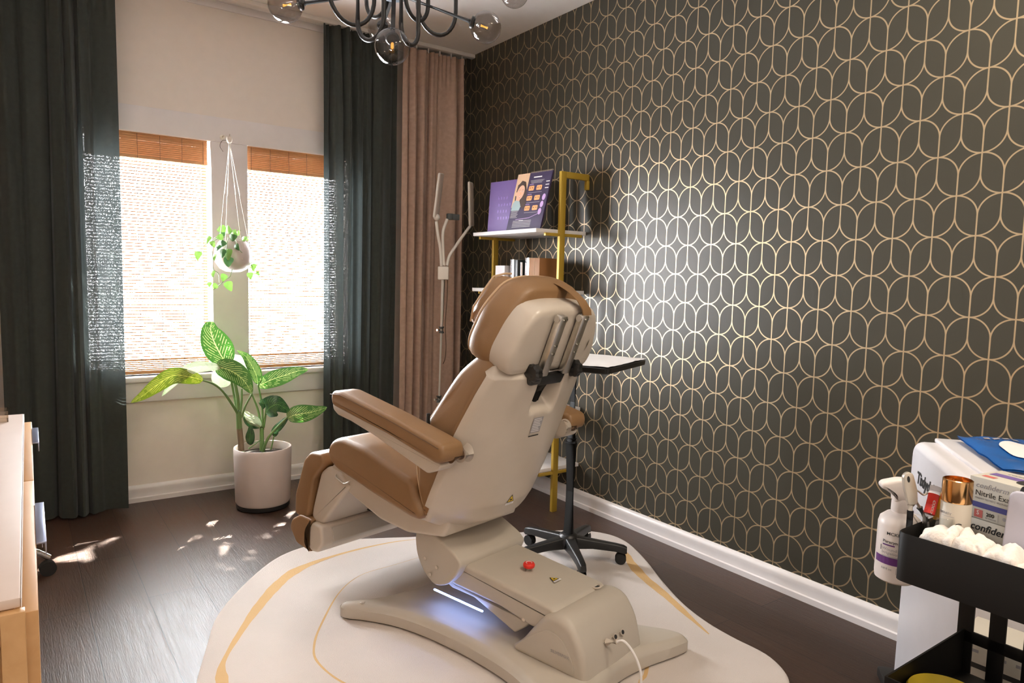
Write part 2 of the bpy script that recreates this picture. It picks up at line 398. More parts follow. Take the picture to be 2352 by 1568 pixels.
def text(body, size, T, extrude=.0002, shear=0, align='LEFT', spacing=1.0, bold=0):
    cu = bpy.data.curves.new('t', 'FONT'); cu.body = body; cu.size = size; cu.extrude = extrude; cu.shear = shear
    cu.align_x = align; cu.space_character = spacing; cu.offset = bold; cu.resolution_u = 2
    ob = bpy.data.objects.new('t', cu); COL.objects.link(ob)
    dg = bpy.context.evaluated_depsgraph_get()
    me = bpy.data.meshes.new_from_object(ob.evaluated_get(dg))
    bm = BM(); bm.from_mesh(me); bpy.data.meshes.remove(me)
    bpy.data.objects.remove(ob); bpy.data.curves.remove(cu)
    if T is not None: bm.transform(T)
    return bm
def basis(o, x, y):
    """matrix taking local X,Y to the world directions x,y at origin o"""
    x = Vector(x).normalized(); y = Vector(y); z = x.cross(y).normalized(); y = z.cross(x)
    return Matrix(((x.x, y.x, z.x, o[0]), (x.y, y.y, z.y, o[1]), (x.z, y.z, z.z, o[2]), (0, 0, 0, 1)))

def obj(name, bm, m, parent=None, smooth=True, ang=40, T=None):
    """link one mesh object; bm may be a bmesh or a list of (bmesh, material name)"""
    if isinstance(bm, list):
        mats = []; dst = BM()
        for b, mn in bm:
            if mn not in mats: mats.append(mn)
            merge(dst, b, mi=mats.index(mn))
        bm = dst
    else: mats = [m]
    if T is not None: bm.transform(T)
    me = bpy.data.meshes.new(name)
    if smooth:
        for f in bm.faces: f.smooth = True
        for e in bm.edges:
            if len(e.link_faces) == 2 and e.calc_face_angle(0) > R(ang): e.smooth = False
    bm.to_mesh(me); bm.free()
    for mn in mats: me.materials.append(M[mn])
    o = bpy.data.objects.new(name, me); COL.objects.link(o)
    if parent is not None:
        o.parent = parent
        if parent.type == 'EMPTY': o.matrix_parent_inverse = Matrix.Translation(-Vector(parent.location))
    return o
def tag(o, label, cat, group=None):
    o['label'] = label; o['category'] = cat
    if group: o['group'] = group
    return o
def thing(name, label, cat, loc=(0, 0, 0), group=None):
    o = bpy.data.objects.new(name, None); COL.objects.link(o); o.location = loc; o.empty_display_size = .1
    return tag(o, label, cat, group)
def struct(name, bm, m, parent=None, smooth=True, label=None):
    o = obj(name, bm, m, parent, smooth)
    if parent is None: o['kind'] = 'structure'
    if label: o['label'] = label
    return o
def lerp(a, b, t): return a+(b-a)*t
def interp(tab, t):
    if t <= tab[0][0]: return tab[0][1]
    for (a, va), (b, vb) in zip(tab, tab[1:]):
        if t <= b: return lerp(va, vb, (t-a)/(b-a))
    return tab[-1][1]
# a pixel of the photograph -> point on a known plane of the room (used to read measurements off the picture)
def ray(x, y): return _f + CR*((x-1176)/FPX) - CU*((y-784)/FPX)
def hit(x, y, ax, val):
    d = ray(x, y); return CAMLOC + d*((val-CAMLOC[ax])/d[ax])
def at(x, y, depth): return CAMLOC + ray(x, y)*depth

# ---------------------------------------------------------------- room shell
YW, ZC = -.05, 2.475                # face of the window wall, ceiling height
XL, YB = -3.25, -5.0                # left wall and wall behind the photographer
struct('floor', box(XL-.1, .1, YB-.1, .2, -.1, 0), 'dark_plank_floor', smooth=False)
struct('ceiling', box(XL-.1, .1, YB-.1, .2, ZC, ZC+.1), 'ceiling_paint', smooth=False)
struct('wall_right', box(0, .1, YB-.1, .2, 0, ZC), 'wallpaper', smooth=False, label='dark wallpapered wall with a gold oval lattice')
struct('wall_left', box(XL-.1, XL, YB-.1, .2, 0, ZC), 'wall_paint', smooth=False)
struct('wall_near', box(XL, 0, YB-.1, YB, 0, ZC), 'wall_paint', smooth=False)
wl = BM()
xs = [XL, WINS[0][0], WINS[0][1], WINS[1][0], WINS[1][1], 0]
for i in range(5):
    if i in (1, 3):
        merge(wl, box(xs[i], xs[i+1], YW, .12, 0, WZ0)); merge(wl, box(xs[i], xs[i+1], YW, .12, WZ1, ZC))
    else: merge(wl, box(xs[i], xs[i+1], YW, .12, 0, ZC))
struct('wall_far', wl, 'wall_paint', smooth=False)
def skirt(prof, a, b, axis):
    # baseboard profile (depth, height) swept along a wall
    if axis == 'y': return loft([[(-d, a, z) for d, z in prof], [(-d, b, z) for d, z in prof]])
    return loft([[(a, YW-d, z) for d, z in prof], [(b, YW-d, z) for d, z in prof]])
BP = [(0, 0), (.018, 0), (.019, .022), (.014, .026), (.012, .05), (.015, .064), (.012, .074), (.004, .082), (0, .083)]
struct('baseboard_right', skirt(BP, YB, YW, 'y'), 'white_trim')
struct('baseboard_far', skirt(BP, XL, 0, 'x'), 'white_trim')
# window casing: header, jambs, centre post, sill and apron
cx0, cx1 = WINS[0][0]-.10, WINS[1][1]+.10
tr = BM()
merge(tr, box(cx0, cx1, YW-.022, YW, WZ1-.005, 1.912, .003)); 
struct('trim_1', tr, 'white_trim')
struct('trim_2', box(WINS[0][1]-.004, WINS[1][0]+.004, YW-.02, YW+.002, WZ0-.01, WZ1-.005, .003), 'white_trim')
struct('trim_3', box(cx0, WINS[0][0]+.004, YW-.02, YW+.002, WZ0-.01, WZ1-.005, .003), 'white_trim')
struct('trim_4', box(WINS[1][1]-.004, cx1, YW-.02, YW+.002, WZ0-.01, WZ1-.005, .003), 'white_trim')
struct('trim_5', box(cx0-.03, cx1+.03, YW-.045, YW+.06, WZ0-.028, WZ0, .006, 3), 'white_trim')
struct('trim_6', box(cx0, cx1, YW-.018, YW, .498, WZ0-.028, .003), 'white_trim')
for i, (a, b) in enumerate(WINS):
    fr = BM(); w = .014
    y0, y1 = .075, .115
    for q in ((a, a+w, WZ0, WZ1), (b-w, b, WZ0, WZ1)): merge(fr, box(q[0], q[1], y0, y1, q[2], q[3], .003))
    for z in (WZ0, WZ1-w-.003): merge(fr, box(a+w, b-w, y0, y1, z, z+w+.003, .003))
    win = struct('window_%d' % (i+1), fr, 'white_trim')
    obj('pane', box(a+w, b-w, .092, .096, WZ0+w, WZ1-w), 'pane_glass', win, smooth=False)
struct('trim_7', box(XL, 0, YW-.135, YW-.095, ZC-.022, ZC, .004), 'track_white', label='white curtain track along the ceiling')
struct('trim_8', box(XL, 0, YW-.014, YW, ZC-.035, ZC, .004), 'white_trim')

# ---------------------------------------------------------------- bamboo blinds
def blind(i, a, b, label):
    x0, x1 = a+.012, b-.012
    r = thing('bamboo_blind', label, 'blind', ((a+b)/2, -.01, WZ1))
    sl = BM(); z = WZ0+.075
    while z < WZ1-.11:
        dz = random.uniform(-.0012, .0012)
        merge(sl, box(x0, x1, -.006, -.003, z-.0027+dz, z+.0027+dz)); z += .0150
    obj('slats', sl, 'bamboo', r, smooth=False)
    va = BM(); z = WZ1-.112
    while z < WZ1-.004:
        merge(va, box(x0, x1, -.030, -.027, z, z+.0084)); z += .0094
    merge(va, box(x0, x1, -.031, -.026, WZ1-.122, WZ1-.106))
    # second layer of the folded valance
    z = WZ1-.114
    while z < WZ1-.004:
        merge(va, box(x0, x1, -.022, -.020, z+.0058, z+.0122)); z += .0094
    obj('valance', va, 'bamboo_valance', r, smooth=False)
    obj('head_rail', box(x0, x1, -.02, .012, WZ1-.03, WZ1-.004, .002), 'bamboo', r)
    lo = BM(); z = WZ0+.006
    while z < WZ0+.075:
        merge(lo, box(x0, x1, -.0075, -.003, z-.003, z+.0036)); z += .0092
    merge(lo, box(x0, x1, -.010, -.001, WZ0+.002, WZ0+.020, .001))
    obj('bottom_rail', lo, 'bamboo_valance', r, smooth=False)
    co = BM()
    for k in range(6):
        x = lerp(x0+.02, x1-.02, k/5)
        merge(co, box(x-.0009, x+.0009, -.0085, -.0070, WZ0+.01, WZ1-.01)); merge(co, box(x-.0009, x+.0009, -.0325, -.031, WZ1-.12, WZ1-.005))
    obj('warp_cords', co, 'cord_dark', r, smooth=False)
blind(0, *WINS[0], 'bamboo slat blind in the left window, to the left of the hanging planter')
blind(1, *WINS[1], 'bamboo slat blind in the right window, to the right of the hanging planter')

# ---------------------------------------------------------------- curtains
def curtain(label, m, xt0, xt1, xb0, xb1, z0, z1, yc, nf, amp, seed, drift=0, tuck=0):
    rnd = random.Random(seed)
    r = thing('curtain', label, 'curtain', ((xt0+xt1)/2, yc, z1))
    ph = [rnd.uniform(0, 6.28) for _ in range(6)]
    nx, nz = nf*24, 46
    def pt(s, z):
        t = (z1-z)/(z1-z0)
        w = s + .055*math.sin(1.3*s*6.28+ph[0]) + .030*math.sin(2.3*s*6.28+ph[1]) + .030*math.sin(1.6*t+5*s+ph[4])*t
        x = lerp(lerp(xt0, xt1, s), lerp(xb0, xb1, s), min(1, t*1.15))
        a = amp*(.55+.45*min(1, t*5))*(.72+.42*math.sin(9*s+ph[2]+.7*t)+.16*math.sin(17*s+2.2*t+ph[3]))
        y = yc + a*math.sin(6.2832*nf*w) + .30*a*math.sin(6.2832*nf*2.3*w+ph[5]) + .3*amp*max(0, 1-t*14)*math.sin(6.2832*nf*2.9*s+ph[1])
        x += .35*a*math.sin(6.2832*nf*w+1.4)
        return (x, y, z)
    def sheet(za, zb, n, off=0):
        return loft([[Vector(pt(i/nx, lerp(za, zb, j/n)))+Vector((0, off, 0)) for i in range(nx+1)] for j in range(n+1)], closed=False)
    obj('fabric', sheet(z1-.06, z0+.05, nz), m, r)
    obj('heading', sheet(z1, z1-.06, 5), m, r)
    obj('hem', sheet(z0+.05, z0, 3), m, r)
    for k in range(nf+1):
        x = lerp(xt0+.01, xt1-.01, k/nf)
        obj('glider', box(x-.0025, x+.0025, yc-.003, yc+.003, z1-.010, ZC-.018), 'track_white', r, smooth=False)
YC = YW-.055-.015
curtain('dark green linen curtain at the far left, beside the left window', 'green_linen', -2.365, -1.896, -2.36, -1.888, .012, 2.455, -.165, 6, .034, 3)
curtain('dark green linen curtain between the right window and the blush curtain', 'green_linen', -.938, -.494, -.942, -.500, .012, 2.455, -.165, 6, .034, 11)
curtain('blush pink curtain in the corner next to the wallpapered wall', 'blush_cloth', -.470, -.070, -.474, -.078, .012, 2.435, -.162, 5, .028, 5)
curtain('blush pink curtain at the very left edge, left of the green curtain', 'blush_cloth', -2.80, -2.405, -2.80, -2.41, .012, 2.44, -.162, 8, .026, 8)
# ---------------------------------------------------------------- treatment chair
AZ = R(-13)
E1 = Vector((math.sin(AZ), math.cos(AZ), 0)); E2 = Vector((math.cos(AZ), -math.sin(AZ), 0))
S0 = -1.505
TC_ = Matrix(((E1.x, -E2.x, 0, E2.x*S0), (E1.y, -E2.y, 0, E2.y*S0), (0, 0, 1, 0), (0, 0, 0, 1)))   # (forward, left, up) -> room
def LC(fw, la, up): return E1*fw+E2*(S0+la)+Vector((0, 0, up))
_c = LC(-1.85, 0, .0125)
chair = thing('treatment_chair', 'tan leather reclining treatment chair with a cream shell on the pale rug', 'chair', _c)
def cpart(name, bm, m, parent=None, **k): return obj(name, bm, m, parent or chair, T=TC_, **k)
def taper(bm, ax, tab):
    """narrow a part sideways as a function of its forward (0) or up (2) coordinate"""
    for v in bm.verts: v.co.y *= interp(tab, v.co[ax])
    return bm
def pil(prof, la0, la1, r, cr=.012, seg=5):
    """profile (forward, up) given in the chair's side view, extruded between two lateral offsets"""
    return slab(round2(prof, cr, 4), -la1, -la0, r, seg)
# base plate
half = [(-1.47, 0), (-1.46, -.10), (-1.415, -.205), (-1.362, -.268), (-1.352, -.295), (-1.362, -.312), (-1.392, -.310), (-1.45, -.275), (-1.536, -.237), (-1.62, -.217), (-1.72, -.206), (-1.85, -.203),
        (-1.99, -.213), (-2.09, -.236), (-2.16, -.266), (-2.225, -.302), (-2.27, -.312), (-2.30, -.298), (-2.303, -.270), (-2.285, -.20), (-2.262, -.12), (-2.245, 0)]
out = [(f, -l) for f, l in half]+[(f, l) for f, l in reversed(half[1:-1])]
out = [(p.x, p.y) for p in smooth_path([Vector((*p, 0)) for p in out+[out[0]]], 4)][:-1]
bp = BM()
lev = [(.003, .0165, 0), (.0, .020, 0), (0, .052, 0), (.002, .060, 0), (.006, .068, 0), (.012, .074, 0), (.020, .078, 0), (.024, .079, 0)]
rings = []
for ins, z, _ in lev:
    rings.append([(q[0], q[1], z-.028*(abs(q[1])/.3)**1.5*(z > .05)*min(1, (z-.05)/.012)*.55) for q in inset2(out, ins)])
bp = loft(rings, True, False)
bp.verts.ensure_lookup_table(); nn_ = len(out); top_r = [bp.verts[len(bp.verts)-nn_+i] for i in range(nn_)]
for t_ in tessellate_polygon([[Vector((v.co.x, v.co.y, 0)) for v in top_r]]):
    bp.faces.new([top_r[k] for k in t_])
bmesh.ops.recalc_face_normals(bp, faces=bp.faces)
cpart('base_plate', bp, 'shell_grey')
cpart('base_gasket', slab(inset2(out, .008), .0125, .022, 0, axes='xy'), 'black_rubber')
for f, l in ((-1.42, .265), (-1.42, -.265), (-2.22, .265), (-1.78, -.17)):
    cpart('screw_cap', sphere((f, l, .066), .009, 12, 8, (1, 1, .35)), 'shell_white')
# rear housing
hp = round2([(-1.93, .045), (-2.00, .105), (-2.045, .165), (-2.085, .212), (-2.13, .224), (-2.175, .212), (-2.215, .155), (-2.240, .045)], .03, 5)
cpart('rear_housing', slab(hp, -.145, .145, .022, 5), 'shell_grey')
cpart('side_panel', slab(round2([(-1.97, .075), (-2.05, .145), (-2.105, .178), (-2.15, .165), (-2.185, .12), (-2.20, .075)], .03, 4), .143, .148, .002, 2), 'shell_grey')
Tt = basis(LC(-2.115, -.1495, .118), -E1, (0, 0, 1))
obj('lettering', text('SILVERFOX', .0125, Tt, spacing=1.05), 'print_grey', chair, smooth=False)
sk = Vector((-2.222, 0, .132)); dr = Vector((-.93, 0, .36)).normalized()
cpart('socket_panel', slab(round2([(-2.208, .105), (-2.226, .105), (-2.204, .165), (-2.186, .165)], .004, 2), -.055, .065, .004, 2), 'shell_grey')
for k, l in enumerate((-.035, .005, .042)):
    p = Vector((-2.214, -l, .138)); s_ = cpart('socket', cyl(p, p+dr*.012, .0105, .0095, 18), 'shell_white')
    cpart('socket_core', cyl(p+dr*.0121, p+dr*.0135, .006, .006, 14), 'print_black' if k else 'shell_white', s_)
cpart('power_plug', [(cyl(Vector((-2.214, .035, .138))+dr*.01, Vector((-2.214, .035, .138))+dr*.045, .010, .007, 16), 'shell_white')], None)
hol = lathe([(.016, .0), (.017, .004), (.0125, .005), (.012, .0015)], (-2.10, -.085, .2215), 24)
cpart('cable_grommet', [(hol, 'shell_white'), (lathe([(.0115, 0), (.0114, .0022)], (-2.10, -.085, .2215), 24), 'print_black')], None)
# lifting arm
ap = round2([(-1.62, .25), (-1.72, .255), (-2.10, .226), (-2.13, .19), (-2.03, .145), (-1.90, .165), (-1.70, .170), (-1.62, .20)], .012, 3)
cpart('lift_arm', slab(ap, -.125, .125, .012, 4), 'shell_grey')
ap2 = round2([(-1.64, .20), (-1.70, .168), (-1.86, .178), (-2.01, .150), (-1.99, .128), (-1.95, .098), (-1.78, .150), (-1.68, .150), (-1.63, .17)], .006, 3)
cpart('lift_arm_lower', slab(ap2, -.112, .112, .006, 3), 'shell_grey')
cpart('light_strip', box(-1.83, -1.61, .119, .125, .123, .128, .002), 'led_strip')
for f, l, u in ((-1.735, .1255, .232), (-1.995, .1255, .158), (-1.60, .1555, .235), (-1.655, .1555, .222), (-1.625, .1555, .19)):
    cpart('screw', sphere((f, l, u), .006, 12, 8, (1, .3, 1)), 'shell_white')
# pivot bracket
pv = round2([(-1.545, .30), (-1.552, .24), (-1.585, .19), (-1.64, .155), (-1.70, .175), (-1.745, .22), (-1.765, .262), (-1.735, .285), (-1.62, .33), (-1.56, .33)], .025, 4)
cpart('pivot_bracket', slab(pv, -.152, .152, .008, 3), 'shell_grey')
# emergency stop
eb = cpart('emergency_stop', [(cyl((-1.905, 0, .236), (-1.907, 0, .252), .012, .012, 20), 'shell_white')], None)
cpart('button_cap', [(lathe([(.0165, 0), (.0185, .004), (.0185, .010), (.016, .0135), (.004, .0145)], (-1.907, 0, .252), 28), 'red_plastic'), (ring_torus((-1.907, 0, .2665), .009, .0008, a1=4.5), 'paper_white')], None, eb)
def warn(o, x, y, s, name='warning_label', parent=None):
    T = basis(o, x, y)
    a = ngon([(-s*.5, 0, 0), (s*.5, 0, 0), (0, s*.86, 0)]); b = ngon([(-s*.38, s*.07, .0003), (s*.38, s*.07, .0003), (0, s*.72, .0003)])
    c = ngon([(-s*.13, s*.18, .0006), (s*.15, s*.18, .0006), (s*.15, s*.34, .0006), (-s*.13, s*.38, .0006)]); d = ngon([(-s*.55, -s*.28, 0), (s*.55, -s*.28, 0), (s*.55, -s*.04, 0), (-s*.55, -s*.04, 0)])
    ls = BM()
    for k in range(3): merge(ls, ngon([(-s*.45, -s*(.22-.06*k), .0003), (s*.35, -s*(.22-.06*k), .0003), (s*.35, -s*(.20-.06*k), .0003), (-s*.45, -s*(.20-.06*k), .0003)]))
    return obj(name, [(a, 'print_black'), (b, 'warn_yellow'), (c, 'print_black'), (d, 'paper_white'), (ls, 'print_grey')], None, parent or chair, smooth=False, T=T)
warn(LC(-2.005, .012, .2375), E2, E1, .030)
# seat
cpart('seat_pan', taper(pil([(-1.172, .455), (-1.180, .428), (-1.303, .388), (-1.45, .340), (-1.56, .322), (-1.70, .334), (-1.72, .38), (-1.68, .43), (-1.25, .50), (-1.19, .48)], -.225, .225, .012, .01), 0, [(-1.72, .72), (-1.60, .86), (-1.40, 1), (-1, 1)]), 'shell_white')
seat_prof = [(-1.196, .535), (-1.218, .570), (-1.27, .592), (-1.40, .580), (-1.58, .535), (-1.640, .520), (-1.652, .485), (-1.688, .430), (-1.680, .404), (-1.642, .402), (-1.45, .435), (-1.334, .460), (-1.248, .476), (-1.208, .500)]
cpart('seat_cushion', pil(seat_prof, -.255, .255, .020, .025, 6), 'tan_leather')
for la in (-.2555, .2555):
    cpart('seat_stitching', tube([(p.x, -la*.992, p.y) for p in smooth_path([Vector((-1.212, .540, 0)), Vector((-1.26, .562, 0)), Vector((-1.40, .551, 0)), Vector((-1.62, .500, 0))], 8)], .0011, 6), 'leather_dark')
for l in (-.06, .09):
    cpart('seat_stitching', tube([(p.x, -l, p.y) for p in smooth_path([Vector((-1.25, .5895, 0)), Vector((-1.32, .590, 0)), Vector((-1.45, .570, 0)), Vector((-1.62, .527, 0))], 8)], .0012, 6), 'leather_dark')
cpart('pull_handle', tube(smooth_path([(-1.225, .226, .458), (-1.228, .238, .447), (-1.24, .24, .440), (-1.275, .24, .430), (-1.29, .238, .434), (-1.295, .226, .440)], 5), .0028, 8), 'nickel')
# leg rest
cpart('leg_shell', pil([(-1.13, .44), (-1.078, .30), (-1.072, .265), (-1.09, .246), (-1.14, .250), (-1.30, .42), (-1.25, .46), (-1.17, .468)], -.235, .235, .014, .014), 'shell_white')
cpart('leg_cushion', pil([(-1.045, .474), (-1.085, .506), (-1.158, .512), (-1.172, .48), (-1.10, .41), (-1.066, .262), (-1.02, .250), (-.982, .258), (-.985, .333)], -.248, .248, .011, .014), 'tan_leather')
cpart('foot_shell', pil([(-1.10, .256), (-1.066, .215), (-1.062, .168), (-1.085, .142), (-1.13, .146), (-1.165, .185), (-1.155, .25)], -.25, .25, .012, .016), 'shell_white')
cpart('foot_inset', pil([(-1.14, .158), (-1.168, .188), (-1.158, .24), (-1.155, .19)], -.205, .205, .002, .004), 'shell_grey')
cpart('foot_cushion', pil([(-.955, .20), (-.970, .234), (-1.025, .264), (-1.105, .262), (-1.066, .214), (-1.060, .168), (-1.095, .140), (-1.0, .150)], -.253, .253, .008, .012), 'tan_leather')
cpart('slide_rail', box(-1.30, -1.14, -.05, .05, .262, .280, .004), 'black_metal')
# backrest cushion
bk = [(-1.83, .905), (-1.787, .868), (-1.732, .781), (-1.671, .691), (-1.640, .61), (-1.655, .56), (-1.650, .50), (-1.672, .435), (-1.688, .405), (-1.702, .43), (-1.750, .55), (-1.818, .675), (-1.876, .795), (-1.922, .868), (-1.912, .912), (-1.86, .925)]
BT = [(.40, .97), (.55, 1), (.68, .985), (.80, .91), (.90, .80), (.93, .76)]
cpart('back_cushion', taper(pil(bk, -.243, .243, .022, .03, 6), 2, BT), 'tan_leather')
for la in (-.236, .236):
    pb_ = tube([(p.x-.004, -la, p.y-.003) for p in smooth_path([Vector((-1.826, .888, 0)), Vector((-1.787, .855, 0)), Vector((-1.732, .774, 0)), Vector((-1.675, .688, 0)), Vector((-1.648, .61, 0)), Vector((-1.655, .51, 0)), Vector((-1.676, .44, 0))], 8)], .0032, 8)
    cpart('back_piping', taper(pb_, 2, BT), 'leather_thread')
cpart('buckle', box(-1.708, -1.700, .236, .246, .70, .735, .002), 'black_plastic')
# backrest shell: a bulged panel with a recess for the headrest post
side = [(.330, -1.672), (.398, -1.692), (.522, -1.759), (.629, -1.815), (.723, -1.862), (.80, -1.903), (.856, -1.932)]
bul = [(.33, .085), (.44, .104), (.60, .085), (.75, .062), (.856, .048)]
nu, nv = 96, 96
def sstep(a, b, x):
    t = max(0, min(1, (x-a)/(b-a))); return t*t*(3-2*t)
rows = []
for j in range(nv+1):
    v = j/nv; row = []
    for i in range(nu+1):
        u = -1+2*i/nu
        z = lerp(.335+.060*abs(u)**2.2, .858, v)
        w = interp(BT, z)*interp([(0, .222), (.10, .234), (.2, .236), (1, .236)], v)
        f = interp(side, z)
        b_ = interp(bul, z)*(1-abs(u)**2.6)*sstep(-.02, .10, v) 
        f -= b_
        l = w*u
        # recess
        q = sstep(.062, .040, abs(l-.004))*sstep(.735, .80, z+.25*max(0, abs(l)-.02))
        f += q*.055
        row.append((f, -l, z))
    # fold the sides forward onto the cushion
    row = [(row[0][0]+.024, row[0][1]+.010, row[0][2]+.010), (row[0][0]+.007, row[0][1]+.007, row[0][2]+.003)]+row+[(row[-1][0]+.007, row[-1][1]-.007, row[-1][2]+.003), (row[-1][0]+.024, row[-1][1]-.010, row[-1][2]+.010)]
    rows.append(row)
first = [(p[0]+.03, p[1]*.985, p[2]-.004) for p in rows[0]]; first0 = [(p[0]+.11, p[1]*.95, p[2]+.03) for p in rows[0]]
last = [(p[0]+.008, p[1]*.985, p[2]+.010) for p in rows[-1]]; last2 = [(-1.925, p[1]*.97, .895) for p in rows[-1]]
bm = loft([first0, first]+rows+[last, last2], closed=False)
cpart('back_shell', bm, 'shell_white', ang=60)
def rear_f(z, l): 
    v = (z-.335)/(.858-.335); return interp(side, z)-interp(bul, z)*(1-abs(l/.235)**2.6)
RU = Vector((-.39, 0, .92)).normalized()
def onback(z, l): return LC(rear_f(z, l)-.0022, l, z)
ub = (onback(.48, 0)-onback(.44, 0)).normalized()
warn(onback(.437, .004), E2, ub, .034)
ub = (onback(.72, .02)-onback(.68, .02)).normalized()
T = basis(onback(.676, .0), E2+Vector((0, 0, .0)), ub)
lb = [(quad((-.022, 0, 0), (.024, 0, 0), (.024, .052, 0), (-.022, .052, 0)), 'print_grey')]
for k in range(8): lb.append((quad((-.019, .004+.006*k, .0004), (.019-.004*(k % 3), .004+.006*k, .0004), (.019-.004*(k % 3), .0062+.006*k, .0004), (-.019, .0062+.006*k, .0004)), 'paper_white'))
lb.append((quad((-.024, -.013, 0), (.024, -.013, 0), (.024, -.009, 0), (-.024, -.009, 0)), 'print_black'))
obj('rating_label', lb, None, chair, smooth=False, T=T)
# headrest
HO = Vector((-1.953, 0, .872)); HT = Vector((-.36, 0, .933)).normalized(); HN = Vector((-.933, 0, -.36)).normalized()
def H(la, t, n): return HO+HT*t+HN*n+Vector((0, -la, 0))
ho = round2([(-.188, 0), (.188, 0), (.205, .045), (.186, .145), (.128, .222), (.06, .238), (-.06, .238), (-.128, .222), (-.186, .145), (-.205, .045)], .035, 4)
hs_ = round2([(-.182, -.006), (.182, -.006), (.203, .045), (.180, .140), (.142, .196), (.06, .207), (-.06, .207), (-.142, .196), (-.180, .140), (-.203, .045)], .03, 4)
def sring(ins, n): return [H(q[0], q[1], n) for q in inset2(hs_, ins)]
def hring(ins, n, grow=1): return [H(q[0]*grow, q[1], n) for q in inset2(ho, ins)]
cpart('headrest_shell', loft([sring(.0, -.070), sring(.0, -.03), sring(.002, -.004), sring(.007, .006), sring(.015, .011), sring(.026, .0125)], True, True), 'shell_white', ang=60)
cpart('headrest_cushion', loft([hring(.012, -.055), hring(.0, -.065), hring(-.006, -.085), hring(-.008, -.115), hring(-.006, -.135), hring(.004, -.152), hring(.022, -.166), hring(.05, -.172)], True, True), 'tan_leather', ang=60)
cpart('headrest_piping', tube(hring(.002, -.150)+[hring(.002, -.150)[0]], .0035, 8), 'leather_thread')
for s_ in (-1, 1):
    o2 = round2([(s_*.05, .05), (s_*.165, .065), (s_*.172, .12), (s_*.125, .218), (s_*.05, .224)], .04, 4)
    cpart('face_pillow', loft([[H(q[0], q[1], n) for q in inset2(o2, i)] for i, n in ((.004, -.15), (-.002, -.175), (.004, -.20), (.022, -.212))]), 'tan_leather', ang=60)
cpart('pillow_piping', tube([H(l, t, -.195) for l, t in ((-.165, .075), (-.172, .12), (-.148, .175), (-.125, .216), (-.08, .226), (-.05, .226))], .003, 8), 'leather_thread')
st = [H(.022, .238, -.14), H(.026, .244, -.10), H(.032, .243, -.06), H(.038, .238, -.025), H(.046, .225, .006), H(.056, .205, .026), H(.062, .190, .030)]
stb = BM(); up_ = Vector((0, -.021, 0))
merge(stb, loft([[p+up_, p-up_, p-up_*.98+HN*.004, p+up_*.98+HN*.004] for p in st]))
cpart('strap', stb, 'tan_leather', ang=50)
# headrest bracket
for s_ in (-1, 1):
    l = .052*s_
    b_ = BM()
    merge(b_, loft([[H(l-.016, .19, .018), H(l+.016, .19, .018), H(l+.016, .19, .040), H(l-.016, .19, .040)], [H(l-.016, .0, .016), H(l+.016, .0, .016), H(l+.016, .0, .038), H(l-.016, .0, .038)]]))
    do_bevel(b_, .004, 2)
    br = cpart('headrest_bracket', b_, 'steel')
    for t in (.18, .10, .075): cpart('bracket_screw', cyl(H(l, t, .036), H(l, t, .044), .006, .005, 12), 'chrome', br)
    cpart('hinge_pin', cyl(H(l-.02, .178, .028), H(l+.02, .178, .028), .010, .010, 14), 'chrome', br)
    kn = H(.092*s_, .012, .03); ax = Vector((0, -s_, 0))
    kb = BM(); rg = []
    for w_, rr in ((0, .020), (.004, .026), (.02, .026), (.026, .020)):
        rg.append([kn+ax*(w_-.008)+(HT*math.cos(a)+HN*math.sin(a))*(rr*(1+.07*math.cos(8*a))) for a in [2*math.pi*k/48 for k in range(48)]])
    merge(kb, loft(rg))
    cpart('adjustment_knob', kb, 'black_plastic')
cpart('axle', cyl(H(-.09, .012, .03), H(.09, .012, .03), .007, .007, 14), 'chrome')
mb = loft([[H(-.055, -.035, -.01), H(.055, -.035, -.01), H(.055, -.035, .03), H(-.055, -.035, .03)], [H(-.055, .0, .0), H(.055, .0, .0), H(.055, .0, .034), H(-.055, .0, .034)]])
cpart('mount_block', do_bevel(mb, .005, 2), 'black_plastic')
cpart('mount_post', cyl(H(0, -.13, -.012), H(0, -.02, .008), .017, .017, 16), 'black_metal')
hs = loft([[H(-.10, -.03, .0), H(-.05, -.03, .0), H(-.05, -.03, .035), H(-.10, -.03, .035)], [H(-.115, .012, .005), H(-.065, .02, .005), H(-.065, .02, .045), H(-.115, .012, .045)]])
cpart('lock_lever', do_bevel(hs, .01, 3), 'black_plastic')
warn(TC_ @ H(.148, .075, .0145), E2*.85-E1*-.5, TC_.to_3x3() @ HT, .026)
